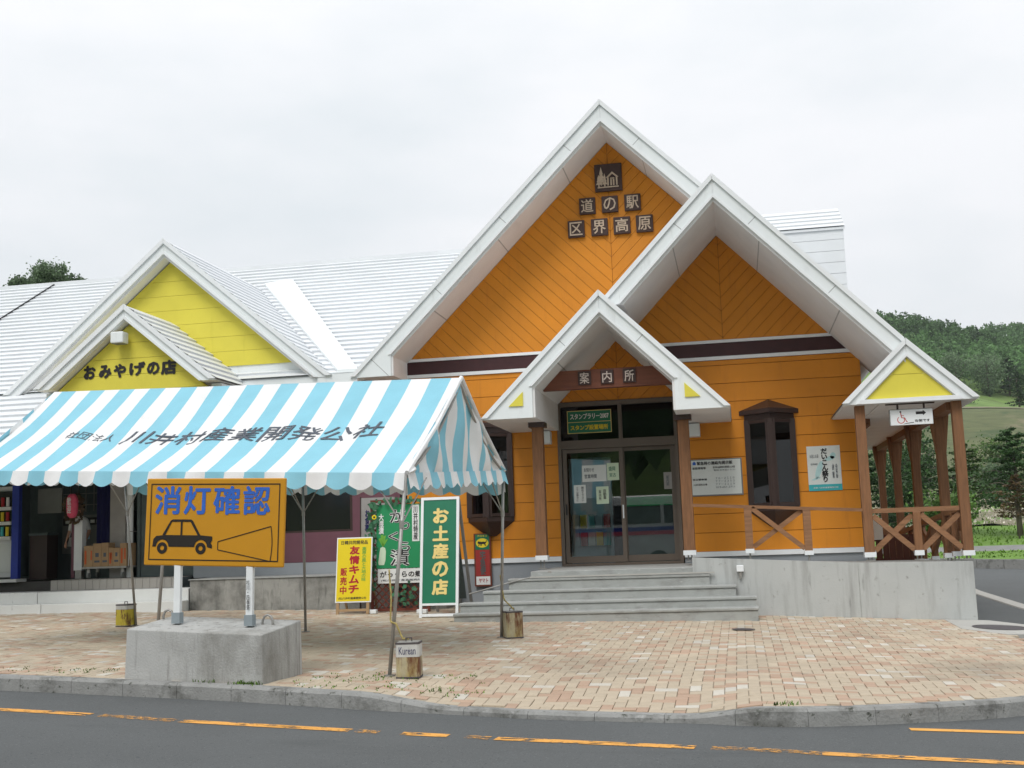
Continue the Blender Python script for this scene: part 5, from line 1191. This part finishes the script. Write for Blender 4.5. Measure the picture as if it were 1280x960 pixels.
# person behind the lantern post
def skin_body(verts, edges, radii, name):
    me = bpy.data.meshes.new(name); me.from_pydata(verts, edges, []); ob = bpy.data.objects.new(name, me); COL.objects.link(ob)
    ob.modifiers.new('s', 'SKIN'); sub = ob.modifiers.new('u', 'SUBSURF'); sub.levels = 2; sub.render_levels = 2
    for i, r in enumerate(radii): me.skin_vertices[0].data[i].radius = (r, r) if not isinstance(r, tuple) else r
    me.skin_vertices[0].data[0].use_root = True; bpy.context.view_layer.update()
    m2 = bpy.data.meshes.new_from_object(ob.evaluated_get(bpy.context.evaluated_depsgraph_get())); bpy.data.objects.remove(ob); return m2
pv = []; pe = []; prd = []
def joint(p, r, par=None):
    pv.append(p); prd.append(r); i = len(pv)-1
    if par is not None: pe.append((par, i))
    return i
hip = joint((0, 0, .78), (.135, .10)); wa = joint((0, -.01, .93), (.12, .09), hip); ch = joint((0, -.01, 1.10), (.15, .10), wa); sh_ = joint((0, 0, 1.24), (.10, .075), ch); nk = joint((0, 0, 1.31), .045, sh_); hd0 = joint((0, -.015, 1.37), .07, nk); hd1 = joint((0, -.015, 1.47), .085, hd0); hd2 = joint((0, -.005, 1.53), .06, hd1)
for s in (-1, 1):
    th = joint((s*.085, 0, .70), .085, hip); kn = joint((s*.09, -.01, .42), .058, th); an = joint((s*.09, .02, .08), .04, kn); joint((s*.10, -.10, .03), .032, an)
    so2 = joint((s*.165, 0, 1.21), .055, sh_); el = joint((s*.225, .02, .98), .042, so2); wr = joint((s*.215, -.10, .80), .028, el); pm_ = joint((s*.21, -.13, .74), .03, wr)
    for k, (dx, ln_) in enumerate(((-.03, .055), (-.012, .07), (.006, .072), (.022, .06))):
        a = joint((s*.21+dx, -.145, .705), .009, pm_); bq = joint((s*.21+dx, -.15, .705-ln_*.6), .008, a); joint((s*.21+dx, -.138, .705-ln_), .007, bq)
    t1 = joint((s*.21-s*.035, -.16, .745), .010, wr); joint((s*.21-s*.05, -.175, .715), .008, t1)
me = skin_body(pv, pe, prd, 'body')
pe_ = thing('person', (-13.60, 22.48, .925), 'person in white shirt and black trousers standing behind the lantern post', 'person')
me.materials.append(m_skin); me.materials.append(m_shirt); me.materials.append(m_black)
for pgn in me.polygons:
    c = pgn.center; pgn.use_smooth = True
    pgn.material_index = 2 if c.z < .86 and abs(c.x) < .19 else (1 if (c.z < 1.29 and (abs(c.x) < .19 or c.z > 1.0)) else 0)
bo = bpy.data.objects.new('body', me); COL.objects.link(bo); bo.parent = pe_; ORG[bo.name] = ORG[pe_.name]
hm = bmesh.new(); bmesh.ops.create_uvsphere(hm, u_segments=14, v_segments=10, radius=.108); hme = bpy.data.meshes.new('hair')
for v in hm.verts: v.co = Vector((v.co.x*.88, v.co.y*1.02+.022, v.co.z*1.05+1.475)); 
bmesh.ops.delete(hm, geom=[v for v in hm.verts if v.co.y < -.055 and v.co.z < 1.50], context='VERTS'); hm.to_mesh(hme); hm.free(); hme.materials.append(m_hair); hme.polygons.foreach_set('use_smooth', [True]*len(hme.polygons))
ho = bpy.data.objects.new('hair', hme); COL.objects.link(ho); ho.parent = pe_
fm = MB()
for s in (-1, 1): fm.add([(s*.03+.011*math.cos(t), -.094, 1.452+.006*math.sin(t)) for t in [6.283*i/8 for i in range(8)]], [list(range(8))])
fo_ = fm.build('eyes', m_hair); fo_.parent = pe_
no_ = MB().add([(-.012, -.09, 1.425), (.012, -.09, 1.425), (0, -.115, 1.425), (0, -.092, 1.455)], [(0, 2, 1), (0, 3, 2), (1, 2, 3)]).build('nose', m_skin); no_.parent = pe_
mo_ = MB().box(-.02, .02, -.093, -.088, 1.398, 1.405).build('mouth', m_red); mo_.parent = pe_

# small ground things
def cover(x, y, r, label, seg=24):
    c = thing('manhole_cover', (x, y, gz(x, y)), label, 'manhole cover'); sx = (gz(x+.1, y)-gz(x-.1, y))/.2
    def ringm(r0, r1, z, name, m): 
        mb = MB(); 
        for i in range(seg):
            a, b = 6.2832*i/seg, 6.2832*(i+1)/seg
            mb.add([(x+q*math.cos(t), y+q*math.sin(t), gz(x+q*math.cos(t), y+q*math.sin(t))+z) for q, t in ((r0, a), (r1, a), (r1, b), (r0, b))], [(0, 1, 2, 3)])
        mb.build(name, m, c)
    ringm(.001, r*.88, .009, 'lid', m_iron); ringm(r*.89, r, .012, 'rim', m_iron)
cover(-.02, 16.6, .16, 'small round iron cover in the paving before the steps'); cover(3.55, 17.8, .38, 'large round iron cover at the paving edge by the ramp wall end')
AP = [(2.98, 18.93), (3.62, 18.96), (4.05, 18.3), (4.1, 17.0), (3.45, 16.85), (2.98, 17.5)]; k = len(AP)
struct('stone_apron', MB().add([(x, y, gz(x, y)+.005) for x, y in AP]+[(x, y, gz(x, y)-.25) for x, y in AP], [list(range(k))[::-1], list(range(k, 2*k))]+[(i, (i+1) % k, (i+1) % k+k, i+k) for i in range(k)]), m_stonepale)
def tufts(name, pts, label, hmax=.10, n=14):
    mb = MB()
    for x, y in pts:
        for i in range(n):
            a = random.uniform(0, 6.28); r = abs(random.gauss(0, .05)); X, Y_ = x+r*math.cos(a), y+r*math.sin(a); h = random.uniform(.3, 1)*hmax; l = random.uniform(0, 6.28); d = V3((math.cos(l), math.sin(l), 0)); q = V3((-d.y, d.x, 0))*.006; b0 = V3((X, Y_, pz(X, Y_)))
            mb.add([b0-q, b0+q, b0+d*h*.35+V3((0, 0, h*.7))+q*.7, b0+d*h*.35+V3((0, 0, h*.7))-q*.7, b0+d*h*.8+V3((0, 0, h))], [(0, 1, 2, 3), (3, 2, 4)])
    return tag(mb.build(name, m_grass), label, 'weeds', kind='stuff')
tufts('weeds', [(-4.88+.035*i, 10.885) for i in range(7)]+[(-5.25+.1*i, 10.92) for i in range(2)], 'weeds growing at the foot of the concrete block', .05)
tufts('weeds', [(random.uniform(-4.4, -2.4), random.uniform(10.75, 11.9)) for i in range(80)], 'thin moss and weeds in the paving joints round the front can', .022, 5)
tufts('weeds', [(.28, 10.32), (.36, 10.34), (.22, 10.3), (-2.95, 11.0), (-2.9, 11.05)], 'small weeds in the paving joints near the lowered kerb', .04, 8)
tufts('weeds', [(random.uniform(-9.5, -6.5), random.uniform(11.3, 11.8)) for i in range(60)], 'thin weeds along the kerb left of the sign block', .018, 4)

# ================================================================== trees
def leaf_mesh(cent, size, m, name, parent, flat=.0):
    n = len(cent); cent = np.array(cent); size = np.broadcast_to(np.asarray(size), (n,))
    a = rng.normal(size=(n, 3)); a[:, 2] *= (1-flat); a /= np.linalg.norm(a, axis=1)[:, None]
    b = rng.normal(size=(n, 3)); b[:, 2] *= (1-flat); b -= a*(a*b).sum(1)[:, None]; b /= np.linalg.norm(b, axis=1)[:, None]
    a *= size[:, None]; b *= size[:, None]*.6
    V = np.stack([cent-a, cent-b, cent+a, cent+b], 1).reshape(-1, 3)
    o0 = np.array(ORG[parent.name]) if parent is not None else np.zeros(3)
    me = bpy.data.meshes.new(name); me.vertices.add(4*n); me.vertices.foreach_set('co', (V-o0).astype(np.float32).ravel())
    me.loops.add(4*n); me.loops.foreach_set('vertex_index', np.arange(4*n, dtype=np.int32)); me.polygons.add(n)
    me.polygons.foreach_set('loop_start', np.arange(0, 4*n, 4, dtype=np.int32)); me.update(calc_edges=True); me.validate(); me.materials.append(m)
    ob = bpy.data.objects.new(name, me); COL.objects.link(ob); ob.parent = parent; ORG[ob.name] = ORG[parent.name] if parent else V3((0, 0, 0)); return ob
def tree(name, x, y, z, h, rad, label, m, cat='tree', group=None, style='round', n=2600, ls=.16, base=.3, trunk=.12):
    t = thing(name, (x, y, z), label, cat, group)
    tip = V3((x+random.uniform(-.03, .03)*h, y, z+h*.92)); pts = [V3((x, y, z-.2)), V3((x+random.uniform(-.02, .02)*h, y, z+h*.35)), V3((x+random.uniform(-.03, .03)*h, y, z+h*.65)), tip]
    mb = MB().tube(pts, [trunk, trunk*.75, trunk*.45, trunk*.12], 9); tk_ = mb.build('trunk', m_bark, t, smooth=True)
    C = []; nb = 30 if style != 'cone' else 44; bmz = MB()
    for i in range(nb):
        f = (i+.5)/nb; hz = base+(1-base)*f
        if style == 'round': ex = math.sin(math.pi*min(1, .12+.88*(1-f)**.8))**.6
        elif style == 'layer': ex = (1-f)**.55*(.75+.5*random.random())
        else: ex = (1-f)*.95+.05
        az = i*2.4+random.uniform(-.4, .4); L0 = rad*ex*random.uniform(.75, 1.1); zz = z+h*hz; bx = x+(tip.x-x)*hz
        rise = {'round': .35, 'layer': .08, 'cone': -.15}[style]*L0
        p0 = V3((bx, y, zz-.12*h*(.6 if style == 'round' else .1))); p1 = p0.lerp(V3((bx+L0*math.cos(az), y+L0*math.sin(az), zz+rise)), .6)+V3((0, 0, .03*h)); p2 = V3((bx+L0*math.cos(az), y+L0*math.sin(az), zz+rise))
        bmz.tube([p0, p1, p2], [trunk*.35*(1-.6*f), trunk*.2*(1-.5*f), trunk*.06], 5)
        k = max(8, int(n/nb)); tt = rng.uniform(.25, 1.08, k)
        P0 = np.array(p0); P2 = np.array(p2); base_p = P0+(P2-P0)*tt[:, None]
        spread = L0*(.30 if style == 'round' else .22)*(1 if style != 'cone' else .9)
        cl = rng.normal(size=(k, 3))*np.array([spread, spread, spread*(.75 if style == 'round' else .22)]); C.append(base_p+cl)
    tag(bmz.build('limbs', m_bark, tk_, smooth=True), kind='stuff')
    C = np.concatenate(C); keep = np.ones(len(C), bool)
    hole = np.sin(C[:, 0]*2.1/rad*1.4+x)+np.sin(C[:, 1]*2.6/rad*1.4)+np.sin(C[:, 2]*3.1/rad*1.4+y); keep &= hole > -1.55
    tag(leaf_mesh(C[keep], ls*rng.uniform(.6, 1.3, keep.sum()), m, 'crown', t, .45 if style != 'round' else 0), kind='stuff')
    return t
tg = 'trees at the far side of the drive'
TZ = terrain
tree('deciduous_tree', 13.25, 60, TZ(13, 60), 5.3, 2.15, 'dark green tree with layered branches and a pale trunk, at the right edge', m_leafd, group=tg, style='layer', n=7000, ls=.085, base=.27, trunk=.15)
tree('deciduous_tree', 11.5, 63, TZ(11.5, 63), 4.6, 1.6, 'layered green tree directly right of the last porch post', m_leaf, group=tg, style='layer', n=3300, ls=.085, base=.30, trunk=.11)
tree('small_tree', 12.3, 56, TZ(12.5, 56), 2.9, 1.0, 'small tree with reddish leaves between the two layered trees', m_leafr, group=tg, style='layer', n=1800, ls=.075, base=.32, trunk=.05)
for (x, y, h, r, lab, m, stl) in ((9.6, 64, 5.3, 2.1, 'dark layered tree seen between the two rightmost porch posts', m_leafd, 'layer'), (7.9, 62, 5.0, 2.0, 'green bushy tree seen through the middle of the porch', m_leafd, 'round'), (6.2, 60, 4.7, 1.9, 'dark tree seen beside the left porch post', m_leafd, 'layer'), (8.6, 52, 1.7, 1.1, 'low bright bush standing behind the porch rail', m_leaf, 'round')):
    tree('deciduous_tree' if h > 3 else 'bush', x, y, TZ(x, y), h, r, lab, m, 'tree' if h > 3 else 'bush', tg, stl, 5000, .095, .14, .11)
for (x, y, h, r, lab, m) in ((18.6, 92, 2.0, 1.7, 'pale green bush on the slope right of the porch', m_leafg), (23.4, 112, 2.6, 2.6, 'wide bright bush below the meadow at the right edge', m_leaf), (15.5, 108, 2.2, 2.2, 'low dark bush at the foot of the meadow', m_leafd)):
    tree('bush', x, y, TZ(x, y), h, r, lab, m, 'bush', 'bushes on the slope', 'round', 2600, .15, .05, .06)
def conif(px, y, py_base, py_top, lab, m=m_leafd, stl='cone', n=1800, wd=.3):
    # px, py: direction only, turned into a place on the hillside
    d = f_+r_*(px-640)/1456.13-u_*(py_base-480)/1456.13; t = y/d.y; x = d.x*t; z = TZ(x, y); h = (py_base-py_top)/1456.13*y*1.02
    tree('hillside_tree', x, y, z, h, h*wd, lab, m, 'tree', 'single trees on the hillside', stl, n, h*.035, .08, h*.03)
conif(1276, 215, 526, 484, 'dark conifer on the meadow at the right edge', m_leafd)
conif(1206, 205, 524, 497, 'dark low conifer beside the porch roof corner', m_leafd, 'cone', 1200, .6)
conif(1198, 262, 508, 466, 'pale grey green tree at the meadow top, above the roof corner', m_leafg, 'round', 2200, .42)
conif(1238, 268, 504, 462, 'pale tree with a spreading crown at the wood edge', m_leafg, 'round', 2200, .5)
conif(1263, 275, 500, 455, 'dark dense tree at the wood edge, far right', m_leafd, 'layer', 2000, .45)
# trees behind the shop roof
for (x, top, r, lab, nn) in ((-38.4, 18.7, 1.3, 'rounded leafy tree crown showing above the left end of the long roof', 9000), (-40.25, 17.8, .95, 'smaller leafy crown left of the taller one above the roof', 4500), (-36.6, 17.6, .7, 'thin leafy crown right of the taller one above the roof', 1500)):
    t = thing('background_tree', (x, 60, -.5), lab, 'tree', 'trees behind the shop roof')
    MB().tube([(x, 60, -.5), (x+.1, 60, 9), (x, 60, top-.6)], [.3, .2, .04], 8).build('trunk', m_bark, t)
    C = []
    for i in range(26):
        a = random.uniform(0, 6.28); q = random.uniform(-1, 1); d = r*random.uniform(.25, .85); c = np.array((x+d*math.cos(a)*math.sqrt(1-q*q), 60+d*math.sin(a)*math.sqrt(1-q*q), top-r*1.1+d*1.05*q))
        C.append(c+rng.normal(size=(nn//26, 3))*r*.17)
    for i in range(10): C.append(np.array((x, 60, top-r*2-i*.35))+rng.normal(size=(nn//26, 3))*np.array((r*.4, r*.4, .3)))
    C = np.concatenate(C); tag(leaf_mesh(C, .085*rng.uniform(.6, 1.3, len(C)), m_leafg, 'crown', t), kind='stuff')

# forest on the hill: one mass of crowns
def forest():
    P = []
    y = 268.
    while y < 520:
        x = 8.; st_ = 3.7+(y-268)*.005
        while x < 165:
            X = x+random.uniform(-2, 2); Y_ = y+random.uniform(-2, 2); e = 268+10*math.sin(X*.11)+6*math.sin(X*.27)
            if Y_ > e and X/Y_ > .055 and X/Y_ < .30: P.append((X, Y_, terrain(X, Y_)))
            x += st_
        y += st_*1.1
    V = []; T = []
    for X, Y_, Z in P:
        kind = random.random(); h = random.uniform(5.5, 7.5); r = random.uniform(1.4, 2.4); k = 95
        if kind < .05: r *= .6; h *= 1.1
        th = rng.uniform(0, 6.283, k); ph = np.arccos(rng.uniform(-.35, 1, k)); rr = rng.uniform(.72, 1.08, k)*(1+.25*np.sin(3*th+X)*np.sin(4*ph+Y_))
        c = np.c_[X+r*rr*np.sin(ph)*np.cos(th), Y_+r*rr*np.sin(ph)*np.sin(th), Z+h*.58+h*.42*rr*np.cos(ph)]
        if kind < .05: f = np.clip((c[:, 2]-Z)/h, 0, 1); c[:, 0] = X+(c[:, 0]-X)*(1.3-f); c[:, 1] = Y_+(c[:, 1]-Y_)*(1.3-f)
        tint = random.uniform(.6, 1.4)*(1+.35*math.sin(X*.05+1)*math.sin(Y_*.035))*(.6 if kind < .05 else 1)
        V.append(c); T.append(np.full(k, tint)*rng.uniform(.75, 1.25, k))
    C = np.concatenate(V); T = np.concatenate(T)
    o = leaf_mesh(C, rng.uniform(.34, .68, len(C)), m_forest, 'forest', None)
    at = o.data.attributes.new('tint', 'FLOAT', 'FACE'); at.data.foreach_set('value', T.astype(np.float32)); return tag(o, 'dense green wood covering the far hill', kind='stuff')
forest()
def hill_behind():
    P = []
    for i in range(1500):
        y = -random.uniform(62, 330); x = random.uniform(-1.0, .9)*(90-y*.8); P.append((x, y, terrain(x, y)))
    V = []; T = []
    for X, Y_, Z in P:
        k = 26; r = random.uniform(3, 5.5); h = random.uniform(8, 14); th = rng.uniform(0, 6.283, k); ph = np.arccos(rng.uniform(-.4, 1, k)); rr = rng.uniform(.75, 1.05, k)
        V.append(np.c_[X+r*rr*np.sin(ph)*np.cos(th), Y_+r*rr*np.sin(ph)*np.sin(th), Z+h*.55+h*.45*rr*np.cos(ph)]); T.append(np.full(k, random.uniform(.6, 1.2)))
    C = np.concatenate(V); o = leaf_mesh(C, rng.uniform(1.4, 2.4, len(C)), m_forest, 'forest', None)
    at = o.data.attributes.new('tint', 'FLOAT', 'FACE'); at.data.foreach_set('value', np.concatenate(T).astype(np.float32)); tag(o, 'dark wood on the hillside across the road', kind='stuff')
hill_behind()
# stones on the bare slope and wild grass, joined
mb = MB()
for i in range(1500):
    x = random.uniform(3, 34); y = 70+random.random()**1.3*24; s = random.uniform(.06, .22); z = terrain(x, y)+.06
    d = [V3((x+random.uniform(-s, s), y+random.uniform(-s, s), z-.05)) for _ in range(3)]; t = V3((x, y, z+s*.7)); mb.add(d+[t], [(0, 1, 3), (1, 2, 3), (2, 0, 3)])
tag(mb.build('stones', m_rubble), 'pale stones strewn over the bare slope', kind='stuff')
mb = MB()
for i in range(5000):
    x = random.uniform(3, 26); y = random.choice((random.uniform(39.2, 42.8), random.uniform(47.3, 66), random.uniform(60, 78))); z = up(x, y) if y < 43 else terrain(x, y)+.05
    if y < 43 and y < np.interp(x, [2, 5.3, 7.3, 10.1, 16], [40.6, 39.15, 36.55, 34.35, 32.65])+.1: continue
    h = random.uniform(.05, .22)*(1 if y > 43 else .5); l = random.uniform(0, 6.28); q = V3((math.cos(l), math.sin(l), 0))*.05; b0 = V3((x, y, z-.02)); mb.add([b0-q, b0+q, b0+V3((random.uniform(-.1, .1), random.uniform(-.1, .1), h))], [(0, 1, 2)])
tag(mb.build('wild_grass', m_grass), 'rough grass beyond the drive', kind='stuff')

# white bus on the far side of the road, seen as a reflection in the door glass
bu = thing('white_bus', (-6, -7, -.5), 'white bus with blue and pink stripe across the road, seen in the door glass', 'bus')
z0 = gz(-6, 0)-.14
MB().box(-11.5, -1.2, -8.6, -6.2, z0+.45, z0+3.3).build('body', m_busw, bu, bevel=.15)
MB().box(-11.2, -1.6, -6.19, -6.17, z0+1.62, z0+1.78).build('pink_stripe', m_pink, bu); MB().box(-11.2, -1.6, -6.19, -6.17, z0+1.79, z0+1.95).build('blue_stripe', m_bluep, bu)
for i in range(6): MB().box(-11.1+1.6*i, -9.65+1.6*i, -6.19, -6.16, z0+2.1, z0+2.9).build('window', m_blackglass, bu)
for x in (-9.8, -3.4): w_ = MB().tube([(x, -6.45, z0+.48), (x, -6.14, z0+.48)], .48, 18).build('wheel', m_tyre, bu); MB().tube([(x, -6.139, z0+.48), (x, -6.12, z0+.48)], .25, 14).build('rim', m_steel, w_)

# thin summer haze over the whole place
hz = MB().box(-700, 700, -700, 1900, -3.5, 125).build('haze', None)
hz.data.materials.clear(); hm_ = bpy.data.materials.new('haze'); hm_.use_nodes = True; t_ = hm_.node_tree; t_.nodes.clear()
ho_ = t_.nodes.new('ShaderNodeOutputMaterial'); pv_ = t_.nodes.new('ShaderNodeVolumePrincipled'); pv_.inputs['Density'].default_value = .0002; pv_.inputs['Color'].default_value = (.86, .91, .95, 1)
t_.links.new(pv_.outputs[0], ho_.inputs['Volume']); hz.data.materials.append(hm_); tag(hz, kind='stuff')
